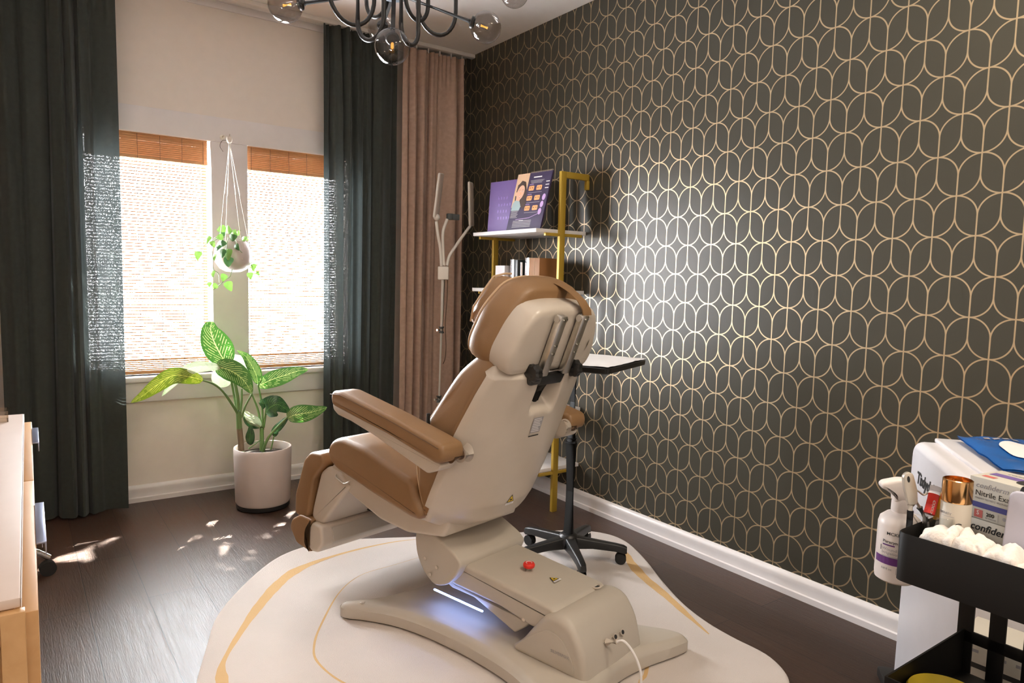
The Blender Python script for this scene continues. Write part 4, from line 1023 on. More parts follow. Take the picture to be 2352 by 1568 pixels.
vines = [[(1330, 1190, 0), (1230, 1200, -.05), (1200, 1260, -.07), (1210, 1370, -.07)], [(1330, 1190, 0), (1240, 1215, -.04), (1130, 1270, -.05), (1085, 1330, -.05)], [(1350, 1190, 0), (1340, 1230, -.09), (1330, 1330, -.105), (1350, 1400, -.105)],
         [(1400, 1190, 0), (1420, 1230, -.09), (1440, 1290, -.10), (1475, 1335, -.09)], [(1450, 1200, 0), (1530, 1210, -.02), (1550, 1340, -.02), (1560, 1450, -.03)], [(1550, 1400, -.03), (1575, 1480, -.03), (1620, 1515, -.03)],
         [(1390, 1440, -.06), (1370, 1540, -.04), (1320, 1580, -.03), (1250, 1640, -.02), (1180, 1690, -.02)], [(1210, 1370, -.07), (1215, 1480, -.06), (1260, 1520, -.05), (1270, 1600, -.05)]]
for v in vines: obj('vine', tube(smooth_path([h1(*q) for q in v], 5), .0016, 6), 'green_stem', hp_)
lv = [(1285, 1120, .01, 66, 200, 0), (1350, 1125, -.03, 62, 100, 0), (1405, 1165, -.05, 58, 300, 0), (1300, 1150, .03, 55, 60, 1), (1165, 1215, -.05, 58, 250, 0), (1212, 1255, -.07, 46, 290, 0), (1075, 1360, -.05, 66, 262, 0),
      (1222, 1375, -.07, 48, 275, 0), (1345, 1350, -.112, 80, 275, 0), (1297, 1340, -.105, 62, 255, 1), (1352, 1415, -.107, 78, 272, 1), (1428, 1285, -.10, 50, 300, 1), (1488, 1215, -.04, 48, 255, 0), (1522, 1208, .02, 36, 300, 0),
      (1546, 1345, -.02, 38, 280, 0), (1575, 1465, -.03, 58, 265, 0), (1548, 1540, -.03, 56, 280, 0), (1618, 1522, -.03, 36, 300, 0), (1208, 1525, -.06, 48, 270, 0), (1310, 1560, -.04, 56, 250, 0), (1358, 1635, -.04, 72, 290, 0),
      (1225, 1640, -.02, 50, 220, 0), (1180, 1620, -.02, 40, 260, 0), (1255, 1290, -.08, 50, 240, 1), (1395, 1195, -.07, 62, 15, 1), (1270, 1195, -.06, 52, 190, 0), (1300, 1255, -.095, 50, 230, 1), (1440, 1150, .03, 46, 60, 0)]
for x, y, dy, s, ang, dk in lv:
    c = h1(x, y, dy); L_ = s*1.22*.2551*3.75/FPX; a = R(ang)
    d = VX*math.cos(a)+VZ*math.sin(a)+_f*random.uniform(-.35, .15); d.normalize()
    sd = d.cross(_f)+_f*random.uniform(-.4, .4)
    obj('leaf', leaf([c-d*L_*.5, c-_f*.004, c+d*L_*.5+_f*.006], L_*.82, sd, .18, 'heart', 6, 10), 'pothos_dark' if dk else 'pothos_leaf', hp_)

# ---------------------------------------------------------------- chandelier
hubc = at(905, -14, 2.45); hx, hy, hz = hubc
ch_ = thing('chandelier', 'black chandelier with looping arms and smoked glass globes', 'chandelier', (hx, hy, ZC))
obj('stem', [(cyl((hx, hy, hz), (hx, hy, ZC-.02), .011, .011, 16), 'black_iron'), (lathe([(.065, 0), (.062, -.018), (.02, -.026)], (hx, hy, ZC), 32), 'black_iron')], None, ch_)
obj('hub', lathe([(.02, -.012), (.05, -.010), (.062, .0), (.062, .016), (.05, .024), (.02, .028)], (hx, hy, hz), 36), 'hub_grey', ch_)
globes = [((901, 107), 2.21, .0555), ((655, 12), 2.30, .0555), ((1116, 63), 2.53, .0555), ((876, 66), 2.92, .0555), ((1182, -16), 2.72, .0555), ((690, -70), 2.75, .0555)]
for (q, d, r_) in globes:
    c = at(*q, d); base = hubc+Vector((0, 0, .004)); dr_ = (c-base).normalized(); s0 = c-dr_*(r_*.96)
    g = obj('globe', sphere(c, r_, 40, 24), 'smoke_glass', ch_)
    obj('arm', tube([base, s0-dr_*.004], .0072, 10), 'black_iron', ch_)
    obj('socket_cup', tube([s0-dr_*.012, s0-dr_*.004, s0+dr_*.004, s0+dr_*.010], [.010, .021, .023, .018], 24), 'black_iron', ch_)
    bu = obj('bulb', tube([s0+dr_*.008, s0+dr_*.026, s0+dr_*.028, s0+dr_*.066, s0+dr_*.070], [.0075, .0075, .0085, .0085, .004], 16), 'clear_glass', g)
    obj('filament', tube([s0+dr_*.034, s0+dr_*.060], .0045, 10), 'bulb_amber', bu)
def uloop(pl_, pr_, yb, dl, drr):
    a = at(pl_, -60, dl); b_ = at(pr_, -60, drr); m_ = (pl_+pr_)/2; bot = at(m_, yb, (dl+drr)/2)
    zt = hz+.16; lo = bot.z; wv = (b_-a); wv.z = 0; rad = wv.length/2; hgt = min(rad*1.25, .12)
    ctr = (a+b_)/2; ux = wv.normalized(); pts = [Vector((a.x, a.y, zt)), Vector((a.x, a.y, lo+hgt))]
    for k in range(1, 16):
        t = math.pi*k/16; pts.append(Vector((ctr.x, ctr.y, lo+hgt))-ux*rad*math.cos(t)-Vector((0, 0, hgt*math.sin(t))))
    pts += [Vector((b_.x, b_.y, lo+hgt)), Vector((b_.x, b_.y, zt))]
    far = pts[0] if (Vector((a.x-hx, a.y-hy))).length > (Vector((b_.x-hx, b_.y-hy))).length else pts[-1]
    top = Vector((hx, hy, zt+.03))
    body = BM(); merge(body, tube(pts, .0075, 10))
    merge(body, tube(smooth_path([pts[0], lerp(pts[0], top, .35)+Vector((0, 0, .03)), top], 5), .0075, 10)); merge(body, tube(smooth_path([pts[-1], lerp(pts[-1], top, .35)+Vector((0, 0, .03)), top], 5), .0075, 10))
    obj('loop_arm', body, 'black_iron', ch_)
for args in ((754, 860, 53, 2.32, 2.42), (822, 882, 88, 2.30, 2.25), (842, 890, 36, 2.60, 2.55), (922, 962, 98, 2.25, 2.32), (932, 984, 43, 2.42, 2.50), (960, 1048, 76, 2.50, 2.58)): uloop(*args)

# ---------------------------------------------------------------- dresser on the left
ang = R(.86)
def DR(x, y): return (-2.2975-.0190*(-1.615-y)/1.27*1.0+x, y)
dt = thing('dresser', 'light oak dresser with metal tab pulls at the left edge of the picture', 'dresser', (-2.55, -2.25, 0))
zt = .75; xa, xb = -2.80, 0.0; ya, yb = -2.885, -1.615
def dbox(x0, x1, y_0, y_1, z0, z1, bev=.002):
    b = box(x0, x1, y_0, y_1, z0, z1, bev)
    for v in b.verts: v.co.x += -2.2975-.0150*(-1.615-v.co.y)
    return b
obj('worktop', dbox(-.48, 0, ya, yb, zt-.012, zt, .002), 'cabinet_top', dt, ang=30)
obj('edge_band', dbox(0.0002, .0012, ya, yb, zt-.012, zt-.0005, .0002), 'white_trim', dt, ang=30)
cb = dbox(-.475, -.006, ya+.004, yb-.004, .06, zt-.012, .001)
obj('carcass', cb, 'oak', dt, ang=30)
ep = BM(); merge(ep, dbox(-.475, -.33, ya-.012, ya+.003, .06, zt-.013, .001)); merge(ep, dbox(-.02, .004, ya-.012, ya+.003, .06, zt-.013, .001)); merge(ep, dbox(-.33, -.02, ya-.012, ya+.003, zt-.05, zt-.013, .001)); merge(ep, dbox(-.33, -.02, ya-.012, ya+.003, .06, .12, .001))
obj('end_frame', ep, 'oak', dt, ang=30)
obj('plinth', dbox(-.46, -.05, ya+.03, yb-.03, 0, .06, .001), 'oak', dt, ang=30)
for j, (q0, q1) in enumerate(((ya+.006, -2.252), (-2.248, yb-.006))):
    for k, (z0, z1) in enumerate(((.50, .728), (.285, .495), (.07, .28))):
        dw = obj('drawer', dbox(-.006, .017, q0, q1, z0, z1, .0015), 'oak', dt, ang=30)
        for h0, h1_ in (([(-2.635, -2.42)] if k == 0 else []) if j == 0 else ([(-1.905, -1.72)] if k < 2 else [])):
            hb_ = dbox(.017, .030, h0, h1_, z1-.001, z1+.002, .0005); merge(hb_, dbox(.028, .030, h0, h1_, z1-.020, z1+.0, .0005))
            obj('handle', hb_, 'blue_metal', dw, ang=30)
ac = thing('acrylic_organiser', 'small clear acrylic organiser on the far corner of the dresser', 'organiser', (-2.40, -1.70, zt))
for nm, (x0, x1) in (('compartment', (-2.42, -2.372)), ('compartment', (-2.370, -2.330))):
    bb = BM(); t_ = .003
    for q in ((x0, x1, -1.72, -1.72+t_), (x0, x1, -1.66-t_, -1.66), (x0, x0+t_, -1.72, -1.66), (x1-t_, x1, -1.72, -1.66)): merge(bb, box(q[0], q[1], q[2], q[3], zt, zt+.028))
    obj(nm, bb, 'acrylic', ac, smooth=False)
# rolling stool behind the dresser
so = Vector((-2.435, -.84, 0))
stl = thing('rolling_stool', 'low rolling stool with a chrome base, mostly behind the oak dresser', 'stool', so)
obj('seat', lathe([(.02, .36), (.15, .36), (.165, .375), (.165, .405), (.15, .42), (.02, .425)], so, 40), 'tan_leather', stl)
obj('gas_column', cyl(so+Vector((0, 0, .08)), so+Vector((0, 0, .36)), .022, .022, 20), 'chrome', stl)
for k in range(5):
    a = R(6)+k*2*math.pi/5; d = Vector((math.cos(a), math.sin(a), 0))
    lg = obj('leg', tube(smooth_path([so+Vector((0, 0, .115)), so+d*.10+Vector((0, 0, .112)), so+d*.17+Vector((0, 0, .092)), so+d*.205+Vector((0, 0, .066))], 5), [.017]*6+[.015]*5+[.012]*5, 12), 'chrome', stl)
    c = so+d*.20; s_ = Vector((-d.y, d.x, 0))
    obj('caster', cyl(c+s_*-.016+Vector((0, 0, .027)), c+s_*.016+Vector((0, 0, .027)), .027, .027, 20), 'black_rubber', lg)

# ---------------------------------------------------------------- cart at the right
XN, XF, YE, YN = -1.19, -.93, -3.343, -3.80
cart = thing('rolling_cart', 'black metal rolling cart holding clinic supplies at the right edge', 'cart', ((XN+XF)/2, (YE+YN)/2, 0))
def basket(zb, ztp, name):
    o_ = round2([(XN, YN), (XF, YN), (XF, YE), (XN, YE)], .020, 5); t_ = .003
    i_ = inset2(o_, t_)
    rings = [[(x, y, zb) for x, y in o_], [(x, y, ztp-.002) for x, y in o_], [(x, y, ztp) for x, y in inset2(o_, .0015)], [(x, y, ztp-.002) for x, y in i_], [(x, y, zb+.003) for x, y in i_]]
    return obj(name, loft(rings), 'black_metal', cart, ang=50)
basket(.678, .755, 'upper_basket'); basket(.13, .21, 'lower_basket')
mt = BM()
merge(mt, box(XN, XF+.025, YN, YE, .432, .436)); merge(mt, box(XN, XF+.025, YE-.003, YE, .436, .515)); merge(mt, box(XN, XF+.025, YN, YN+.003, .436, .515)); merge(mt, box(XN, XN+.003, YN+.003, YE-.003, .436, .515))
obj('middle_basket', mt, 'black_metal', cart, smooth=False)
for y in (YE+.011, YE-.040, YE-.093, YN+.03):
    obj('post', box(XF+.026, XF+.032, y-.027, y-.001, .05, .70, .001), 'black_metal', cart, ang=30)
for y in (YN+.03,):
    obj('post', box(XN-.007, XN-.001, y-.027, y-.001, .05, .70, .001), 'black_metal', cart, ang=30)
for x, y in ((XN+.03, YE-.03), (XN+.03, YN+.03), (XF-.03, YE-.03), (XF-.03, YN+.03)):
    obj('caster', [(cyl((x, y-.010, .028), (x, y+.010, .028), .028, .028, 20), 'black_rubber'), (cyl((x, y, .05), (x, y, .132), .008, .008, 12), 'black_plastic')], None, cart)
obj('rail', box(XF+.026, XF+.031, YN+.02, YE-.002, .492, .514, .001), 'black_metal', cart, ang=30)
ZB = .682
# spray bottle hooked on the cart's end
bc = Vector((-1.088, YE+.0405, 0)); zb0 = .628
sbt = thing('spray_bottle', 'white trigger spray bottle with a purple band, hooked on the end of the black cart', 'bottle', (bc.x, bc.y, zb0))
obj('bottle_body', lathe([(.003, .001), (.027, .001), (.0335, .006), (.0345, .016), (.0335, .115), (.031, .126), (.022, .135), (.0145, .139), (.0135, .142)], (bc.x, bc.y, zb0), 48), 'bottle_white', sbt)
obj('collar', lathe([(.0150, .1405), (.0155, .142), (.0150, .160), (.0135, .166)], (bc.x, bc.y, zb0), 32), 'bottle_white', sbt)
hd = basis((bc.x, bc.y, zb0+.160), -CR-Vector((0, 0, 1))*(-CR).z+_f*.25, (0, 0, 1))
hp2 = round2([(-.015, .0), (.0148, .0), (.0150, .012), (.025, .021), (.0345, .026), (.0355, .032), (.031, .038), (.008, .0455), (-.012, .0455), (-.018, .039), (-.018, .02)], .004, 3)
obj('spray_head', slab(hp2, -.0135, .0135, .006, 3, axes='xy'), 'bottle_white', sbt, T=hd)
obj('trigger', slab(round2([(.012, .012), (.020, .016), (.0225, -.002), (.018, -.016), (.015, -.004)], .002, 3), -.004, .004, .0015, 2, axes='xy'), 'bottle_white', sbt, T=hd @ Matrix.Translation((-.034, 0, 0)))
obj('hanging_hook', tube([(bc.x+.0, bc.y-.014, zb0+.14), (bc.x, YE-.002, zb0+.142), (bc.x, YE-.0045, .752)], .002, 6), 'bottle_white', sbt)
la0 = math.atan2(CAMLOC.y-bc.y, CAMLOC.x-bc.x)
def wrap(bm, r, z0, a_c):
    """bend a flat label (x along the circumference, y up) round the bottle"""
    for v in bm.verts:
        a = a_c+v.co.x/r; rr = r+.0004+v.co.z
        v.co = Vector((bc.x+rr*math.cos(a), bc.y+rr*math.sin(a), z0+v.co.y))
    return bm
def strip(x0, x1, yy0, yy1, n=14): return loft([[(lerp(x0, x1, k/n), yy0, 0) for k in range(n+1)], [(lerp(x0, x1, k/n), yy1, 0) for k in range(n+1)]], closed=False)
ac_ = la0+.15
lab = [(wrap(strip(-.045, .05, .040, .055), .0345, zb0, ac_), 'purple_band')]
for s_, sz, x, y in (('MCKESSON', .0082, -.024, .099), ('Puracyn', .0075, -.030, .083), ('Wound', .0080, -.031, .068), ('Irrigation Solution', .0080, -.031, .0605)):
    lab.append((wrap(text(s_, sz, Matrix.Translation((x, y, .0001)), .0001, bold=.0001 if s_ in ('MCKESSON', 'Puracyn') else 0), .0345, zb0, ac_), 'print_black' if s_ in ('MCKESSON', 'Puracyn') else 'print_grey'))
lab.append((wrap(strip(-.030, -.010, .0775, .0800), .0347, zb0, ac_), 'purple_band')); lab.append((wrap(strip(-.034, -.0325, .066, .076, 2), .0347, zb0, ac_), 'print_black'))
for k in range(2): lab.append((wrap(strip(-.031, .025-.01*k, .0575-.0016*k-.001, .0580-.0016*k-.0008), .0347, zb0, ac_), 'print_grey'))
lab.append((wrap(text('8.0 fl oz', .0055, Matrix.Translation((-.030, .030, .0001)), .0001), .0345, zb0, ac_), 'print_grey')); lab.append((wrap(strip(-.006, -.0055, .024, .036, 2), .0347, zb0, ac_), 'print_grey'))
obj('lettering', lab, None, sbt, smooth=False)
for o in sbt.children:                # overall height of the bottle
    for v in o.data.vertices: v.co.z = zb0+.008+(v.co.z-zb0)*.87
# glass jar with tools
jc = Vector((-1.108, -3.375, ZB))
jar = thing('glass_jar', 'clear glass jar holding tools at the far end of the black cart', 'jar', jc)
obj('glass_wall', lathe([(.025, .0), (.0265, .003), (.0265, .094), (.0255, .095), (.0247, .094), (.0247, .004), (.002, .004)], jc, 40, False), 'clear_glass', jar)
def along(px0, px1, d0, d1): return at(*px0, d0), at(*px1, d1)
pli = thing('hand_tool', 'nickel plier tool with black handles standing in the glass jar', 'tool', jc+Vector((0, 0, .006)))
T_ = basis(at(2094, 1152, 1.155), CR, Vector((0, 0, 1)))
s1 = slab(round2([(-.007, -.005), (.008, -.005), (.010, .020), (.006, .048), (-.002, .052), (-.010, .047), (-.011, .030)], .006, 3), -.004, .004, .0015, 2, axes='xy')
obj('jaw', s1, 'nickel', pli, T=T_ @ Matrix.Rotation(.16, 4, 'Z'))
obj('jaw_hole', ngon([(-.0030+.0024*math.cos(a), .040+.0055*math.sin(a), .0043) for a in [k*.3927 for k in range(16)]]), 'print_black', pli, smooth=False, T=T_ @ Matrix.Rotation(.16, 4, 'Z'))
obj('jaw', slab(round2([(-.004, -.010), (.008, -.010), (.012, .012), (.006, .035), (-.004, .035)], .004, 3), -.007, -.004, .001, 2, axes='xy'), 'nickel', pli, T=T_ @ Matrix.Rotation(.0, 4, 'Z'))
for pts in ([(2092, 1148), (2091, 1172), (2088, 1215)], [(2100, 1140), (2112, 1165), (2128, 1196)]):
    q = [at(*p, 1.155) for p in pts]
    obj('handle', [(tube([q[0], q[1]], .0035, 10), 'nickel'), (tube([q[1], q[2]], .0050, 10), 'black_rubber')], None, pli)
obj('spring', tube(smooth_path([at(2106, 1125, 1.17), at(2116, 1133, 1.17), at(2122, 1136, 1.17), at(2134, 1130, 1.17)], 4), .0016, 6), 'steel', pli)
g0, g1 = at(2134, 1180, 1.15), at(2150, 1118, 1.16)
glt = thing('glue_tube', 'small red tube with a white cap leaning in the glass jar', 'tube', g0)
obj('tube_body', tube([g0, lerp(g0, g1, .72)], .0085, 20), 'red_plastic', glt)
obj('cap', tube([lerp(g0, g1, .72), g1], .0088, 20), 'white_card', glt)
Tg = basis(lerp(g0, g1, .04)-_f*.0088-CR*.002, (g1-g0), CU)
obj('lettering', text('OXO', .010, Tg @ Matrix.Translation((0, -.003, 0)), .0001, bold=.0003), 'paper_white', glt, smooth=False)
k0 = at(2158, 1176, 1.165); 
Tk = basis(k0, CR*.9+_f*.4, CU+CR*.32)
am = thing('amber_pack', 'glossy amber pack with a gold clip, between the red tube and the gold-topped jar', 'pack', k0)
obj('pouch', slab(round2([(-.012, -.012), (.006, -.010), (.010, .036), (-.006, .032)], .003, 2), -.003, .003, .001, 2, axes='xy'), 'amber', am, T=Tk)
obj('gold_clip', tube([Tk @ Vector(q) for q in ((.004, .034, 0), (.0, .052, 0), (.010, .050, .002), (.012, .030, .002))], .0016, 6), 'gold_metal', am)
# gold topped jar
gj = at(2197, 1150, 1.115); gj.z = ZB
gt = thing('cosmetic_jar', 'cream cosmetic bottle with a shiny copper-gold cap in front of the glove boxes', 'bottle', gj)
zc0 = at(2192, 1150, 1.125).z
obj('bottle_body', lathe([(.019, .0), (.0215, .003), (.0215, zc0-ZB+.001), (.0205, zc0-ZB+.003)], gj, 40), 'cream_jar', gt)
obj('cap', lathe([(.0212, zc0-ZB+.003), (.0217, zc0-ZB+.005), (.0212, zc0-ZB+.038), (.0195, zc0-ZB+.039), (.0190, zc0-ZB+.030), (.002, zc0-ZB+.029)], gj, 48), 'gold_metal', gt)
ja = math.atan2(CAMLOC.y-gj.y, CAMLOC.x-gj.x)
def wrapj(bm, z0, a_c):
    for v in bm.verts:
        a = a_c+v.co.x/.0215; rr = .0218+v.co.z
        v.co = Vector((gj.x+rr*math.cos(a), gj.y+rr*math.sin(a), z0+v.co.y))
    return bm
obj('lettering', [(wrapj(text('INFINITY', .0055, None, .0001), zc0-.016, ja-1.25), 'print_grey'), (wrapj(strip(-.002, .018, -.003, -.0025), zc0-.016, ja-.9), 'print_grey'), (wrapj(text('C', .016, None, .0001), zc0-.038, ja-.05), 'print_black')], None, gt, smooth=False)
# glove boxes
bd = Vector((-.20, -.98, 0)).normalized(); bn = Vector((bd.y, -bd.x, 0))
b0 = at(2229, 1090, 1.16)
HB = .068
def gbox(z0, name, label):
    o = Vector((b0.x, b0.y, z0)); dep = Vector((-bd.y, bd.x, 0))
    if dep.x < 0: dep = -dep
    T = basis(o, bd, (0, 0, 1))
    t = thing(name, label, 'box', o+bd*.12+dep*.055)
    g = box(0, .225, 0, HB, -.082, 0, .001)
    obj('carton', g, 'carton', t, T=T, ang=30)
    return t, T
zt1 = b0.z
g1_, Tb1 = gbox(zt1-HB, 'glove_box', 'upper carton of nitrile gloves with an indigo stripe, black slot on top')
g2_, Tb2 = gbox(zt1-2*HB-.001, 'glove_box', 'lower glove carton, under the carton with the indigo stripe')
e_ = .0003
def onbox(T, items): return [(b_, m_) for b_, m_ in items]
sh_ = .25
it = [(text('confiderm 3.5 C', .0125, Matrix.Translation((.010, .0515, e_)), .0001, shear=sh_), 'print_grey'), (text('Nitrile Exam Gloves', .0125, Matrix.Translation((.010, .0385, e_)), .0001), 'print_black'),
      (text('CHEMO TESTED | TEXTURED | NONSTERILE', .0042, Matrix.Translation((.010, .0325, e_)), .0001), 'print_grey'), (rect(.0, .225, .0185, .0275, e_), 'indigo_band'), (rect(.011, .0245, .002, .0150, e_), 'lip_print'),
      (text('S', .010, Matrix.Translation((.0148, .0065, 2*e_)), .0001), 'paper_white'), (text('200', .0085, Matrix.Translation((.030, .0075, e_)), .0001, bold=.0002), 'print_black'), (rect(.0485, .0489, .002, .015, e_), 'print_grey'), (rect(.068, .0684, .002, .015, e_), 'print_grey'),
      (text('BY WEIGHT', .0032, Matrix.Translation((.029, .0035, e_)), .0001), 'print_grey'), (ell(.0585, .0105, .003, .003, e_), 'print_grey'), (rect(.0, .004, .043, .048, e_), 'indigo_band')]
obj('printing', it, None, g1_, smooth=False, T=Tb1)
Tt1 = Tb1 @ basis((0, HB+.0003, 0), (1, 0, 0), (0, 0, -1))
it = [(rect(.008, .19, .035, .055, 0), 'purple_board'), (text('confiderm', .014, Matrix.Translation((.02, .062, .0002)), .0001, shear=sh_), 'print_grey'), (rect(.01, .03, .012, .024, 0), 'lip_print'), (ngon([(q[0], q[1], .0004) for q in round2([(.055, .018), (.20, .018), (.20, .052), (.055, .052)], .016, 5)]), 'print_black')]
obj('printing', it, None, g1_, smooth=False, T=Tt1)
obj('printing', [(text('confiderm LDC', .0165, Matrix.Translation((.006, .050, e_)), .0001, shear=sh_, bold=.0003), 'print_black')], None, g2_, smooth=False, T=Tb2)
# folded gauze along the near edge of the upper basket
names = ['at the far end of the row along the cart edge', 'second from the far end of the row along the cart edge', 'third from the far end of the row along the cart edge', 'nearest the grey panel, folded into a loose square']
spec = [(.0, .052, .038, .006, .060), (.046, .048, .037, -.003, .062), (.088, .046, .034, .003, .058), (.127, .044, .026, .004, .066)]
for k, (yo, L_, hh, sl, dp) in enumerate(spec):
    rows = []; n1, n2 = 26, 26
    for i in range(n1+1):
        a = i/n1; row = []
        for j in range(n2+1):
            b = j/n2
            e = max(0, (1-abs(2*a-1)**7)*(1-abs(2*b-1)**7))
            c_ = noise.noise(Vector((a*2.6+k*5.3, b*2.1, 1.7)))
            z = .728+hh*e**.32*(.90+.16*b)+sl*(a-.5)*2+.010*abs(c_)*e-.004*max(0, math.sin(9*a+4*b+k))**6*e+.003*noise.noise(Vector((a*8+k, b*8, 4)))*e
            if e <= 0: z = .705
            x = XN+.010+dp*b+.004*noise.noise(Vector((a*3, k, b*5))); y = YE-.026-yo-L_*.97*a+.003*noise.noise(Vector((k, b*4, a)))
            row.append((x, y, z))
        rows.append(row)
    tag(obj('gauze_pad', loft(rows, closed=False), 'gauze', ang=75), 'folded white gauze pad ' + names[k], 'gauze', 'folded gauze pads along the cart edge')
# grey panel at the near end
gp = thing('grey_panel', 'smooth pale grey rounded panel standing at the right end of the upper basket', 'panel', (-1.15, -3.56, ZB))
pT = at(2313, 1140, 1.06); 
Tq = basis(at(2297, 1255, 1.06), Vector((.05, -1, 0)), Vector((.08, -.02, 1)))
obj('shell', slab(round2([(0, -.06), (.11, -.06), (.11, .088), (.004, .088)], .012, 4), -.012, 0, .003, 3, axes='xy'), 'device_lilac', gp, T=Tq)
obj('black_edge', slab(round2([(.012, .082), (.1, .082), (.1, .096), (.016, .096)], .004, 3), -.016, -.011, .001, 2, axes='xy'), 'black_plastic', gp, T=Tq)
# yellow lidded tub in the middle basket
yc = at(2140, 1575, 1.19)
tub = thing('wipes_tub', 'white tub with a yellow lid in the middle basket of the black cart', 'tub', (yc.x, yc.y-.02, .438))
yc = Vector((-1.112, -3.404, 0))
obj('tub_body', lathe([(.045, .438), (.052, .442), (.052, .455), (.052, .462)], yc, 40), 'white_card', tub)
obj('lid', lathe([(.0545, .455), (.057, .458), (.057, .488), (.054, .493), (.003, .495)], yc, 48), 'yellow_plastic', tub)
# foot control lying on the rug behind the lift arm
fq = Vector((-.715, -1.575, .0128))
ft = thing('foot_control', 'black foot control with a wire guard on the rug, just behind the lift arm', 'foot control', fq)
obj('base', slab(round2([(-.07, -.045), (.07, -.045), (.07, .045), (-.07, .045)], .015, 4), 0, .018, .004, 3, axes='xy'), 'black_plastic', ft, T=Matrix.Translation(fq))
obj('pedal', slab(round2([(-.055, -.03), (.055, -.03), (.055, .03), (-.055, .03)], .01, 4), .018, .028, .004, 3, axes='xy'), 'black_rubber', ft, T=Matrix.Translation(fq))
obj('wire_guard', tube(smooth_path([fq+Vector(q) for q in ((-.06, .02, .015), (-.06, .02, .05), (-.03, .01, .062), (.05, -.01, .062), (.075, -.02, .05), (.075, -.02, .015))], 5), .005, 8), 'black_metal', ft)
# machine behind the cart
mA, mB = Vector((-.29, -2.95, 0)), Vector((-.665, -3.257, 0)); mu = (mB-mA).normalized(); mv = Vector((-mu.y, mu.x, 0))
if mv.x < 0: mv = -mv
mc = thing('aesthetic_machine', 'tall white clinic machine with black script lettering, behind the black cart', 'machine', (mA+mB)/2+mv*.16)
Lm = (mB-mA).length
pr = round2([(-.012, .03), (Lm+.02, .03), (Lm, .716), (.012, .726)], [.02, .02, .05, .05], 6)
Tm = basis(mA, mu, (0, 0, 1))       # x towards the camera, y up, z outwards from the lettered side
def mz(z): return -z if (Tm.to_3x3() @ Vector((0, 0, 1))).dot(mv) > 0 else z
sgn = (Tm.to_3x3() @ Vector((0, 0, 1))).dot(mv)
w0, w1 = (0, .30) if sgn > 0 else (-.30, 0)
obj('body', slab(pr, w0, w1, .022, 5, axes='xy'), 'device_white', mc, T=Tm)
zf = -.0012 if sgn > 0 else .0012
obj('top_ridge', slab(round2([(.03, .722), (Lm-.02, .713), (Lm-.02, .725), (.03, .734)], .004, 3), *( (.05, .26) if sgn > 0 else (-.26, -.05)), .004, 3, axes='xy'), 'device_white', mc, T=Tm)
obj('panel_fold', slab(round2([(.0, .44), (.25, .50), (Lm, .52), (Lm, .528), (.25, .508), (.0, .447)], .002, 2), *((-.002, .004) if sgn > 0 else (-.004, .002)), .001, 2, axes='xy'), 'device_white', mc, T=Tm)
tl = text('Tixlydels', .044, None, .0004, shear=.2, bold=.0012)
Tl = basis(mA+mu*.085+Vector((0, 0, .622))-mv*.0012, mu, (0, 0, 1))
if sgn > 0: Tl = basis(mA+mu*.085+Vector((0, 0, .622))-mv*.0012, mu, (0, 0, 1))
obj('lettering', tl, 'print_black', mc, smooth=False, T=Tl)
obj('base', slab(round2([(-.05, 0), (Lm+.05, 0), (Lm+.05, .03), (-.05, .03)], .006, 2), *((-.03, .33) if sgn > 0 else (-.33, .03)), .004, 2, axes='xy'), 'black_plastic', mc, T=Tm)
# blue mask packet on the machine
pk = []
P0 = Vector((-.262, -3.085, .747))
for i in range(21):
    row = []
    for j in range(17):
        a, b = i/20, j/16
        q = P0+mu*(.30*a)+mv*(.19*b-.03)
        th2 = .012*math.sin(math.pi*b)**.5*math.sin(math.pi*a)**.4
        row.append(q+Vector((0, 0, .004-.013*a+th2+.005*noise.noise(Vector((a*5, b*5, 2))))))
    pk.append(row)
top_ = loft(pk, closed=False)
bot = loft([[p-Vector((0, 0, .004)) for p in r] for r in pk], closed=False)
mp_ = thing('mask_packet', 'glossy blue foil mask packet lying on top of the white machine', 'packet', P0)
obj('pouch', [(top_, 'blue_pack'), (bot, 'blue_pack')], None, mp_, ang=80)
def onpk(a, b): 
    q = P0+mu*(.30*a)+mv*(.19*b-.03); th2 = .012*math.sin(math.pi*b)**.5*math.sin(math.pi*a)**.4
    return q+Vector((0, 0, .0065-.013*a+th2+.005*noise.noise(Vector((a*5, b*5, 2)))))
el = BM(); ctr = el.verts.new(onpk(.55, .45)+Vector((0, 0, .001))); ring = [el.verts.new(onpk(.55+.26*math.cos(t), .45+.20*math.sin(t))+Vector((0, 0, .001))) for t in [2*math.pi*k/32 for k in range(32)]]
for k in range(32): el.faces.new((ctr, ring[k], ring[(k+1) % 32]))
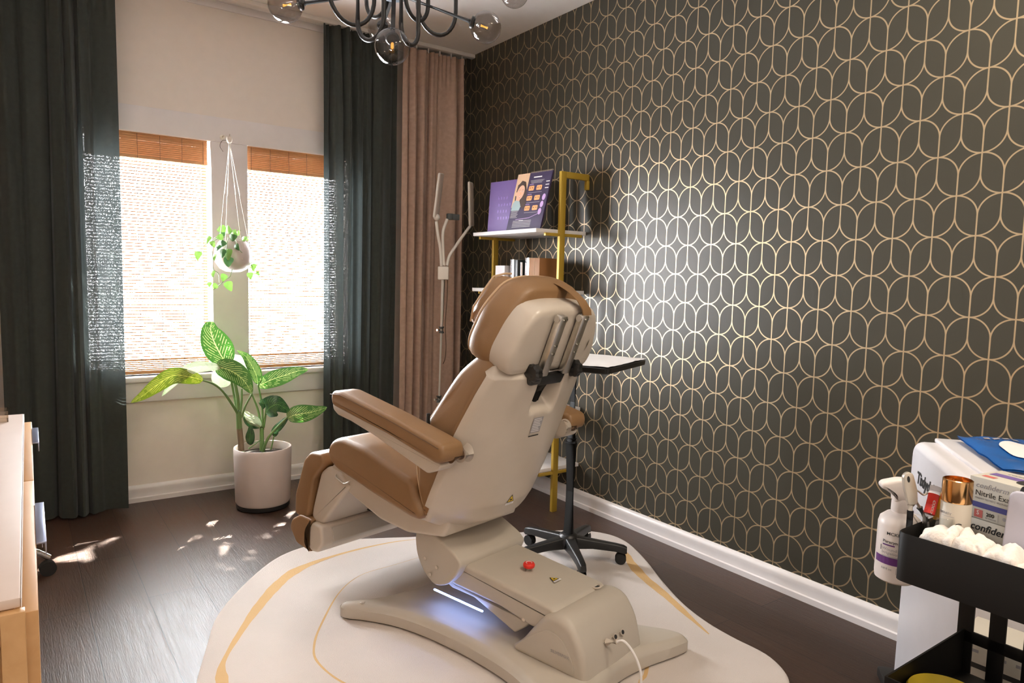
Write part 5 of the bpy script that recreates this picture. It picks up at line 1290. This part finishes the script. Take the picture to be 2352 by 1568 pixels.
obj('white_panel', el, 'paper_white', mp_)
tx = BM()
for k in range(4): merge(tx, loft([[onpk(.12+.02*k, .25+.1*k), onpk(.12+.02*k, .32+.1*k)], [onpk(.17+.02*k, .25+.1*k), onpk(.17+.02*k, .32+.1*k)]], closed=False))
obj('printing', tx, 'print_grey', mp_, smooth=False)
# cartons on the floor between cart and machine
hs3 = (.15, .12, .11, .10); z0 = 0
for k, h in enumerate(hs3):
    T = basis((-.862+.004*k, -3.33+.006*k, z0), Vector((.03, -1, 0)), (0, 0, 1)); z0 += h+.0005
    t = thing('supply_carton', ('bottom', 'second lowest', 'second highest', 'top')[k]+' carton of the pale stack on the floor behind the black cart', 'box', T.translation)
    obj('carton', box(0, .30, 0, h, -.105, 0, .002), 'carton', t, T=T, ang=30)
    pi = [(rect(.004, .296, h*.42, h*.52, e_), 'print_black')]
    for j in range(6): pi.append((rect(.01+.045*j, .04+.045*j, h*.72, h*.78, e_), 'print_grey')); pi.append((rect(.01+.045*j, .03+.045*j, h*.2, h*.26, e_), 'print_grey'))
    obj('printing', pi, None, t, smooth=False, T=T)
# unseen leaf screen, added towards the sun so only flecks reach the windows
tb = BM(); rt = random.Random(21); ctr = Vector((-1.40, 0, .95))+SUNV*5.2
a_, b_ = frame_for(SUNV)
for k in range(8200):
    p = ctr+a_*rt.uniform(-1.9, 1.9)+b_*rt.uniform(-1.9, 1.9)+SUNV*rt.uniform(-.5, .5)
    d = Vector((rt.gauss(0, 1), rt.gauss(0, 1), rt.gauss(0, .6))).normalized(); s_ = d.cross(Vector((rt.gauss(0, 1), rt.gauss(0, 1), rt.gauss(0, 1)))).normalized()
    L_ = rt.uniform(.13, .24); w_ = L_*.42
    tb.faces.new([tb.verts.new(q) for q in (p-d*L_/2, p+s_*w_/2, p+d*L_/2, p-s_*w_/2)])
tro = obj('leaf_screen', tb, 'leaf_deep', smooth=False); tro['kind'] = 'stuff'; tro['label'] = 'unseen leaf screen added outside, high beyond the windows'; tro['category'] = 'leaf_screen'
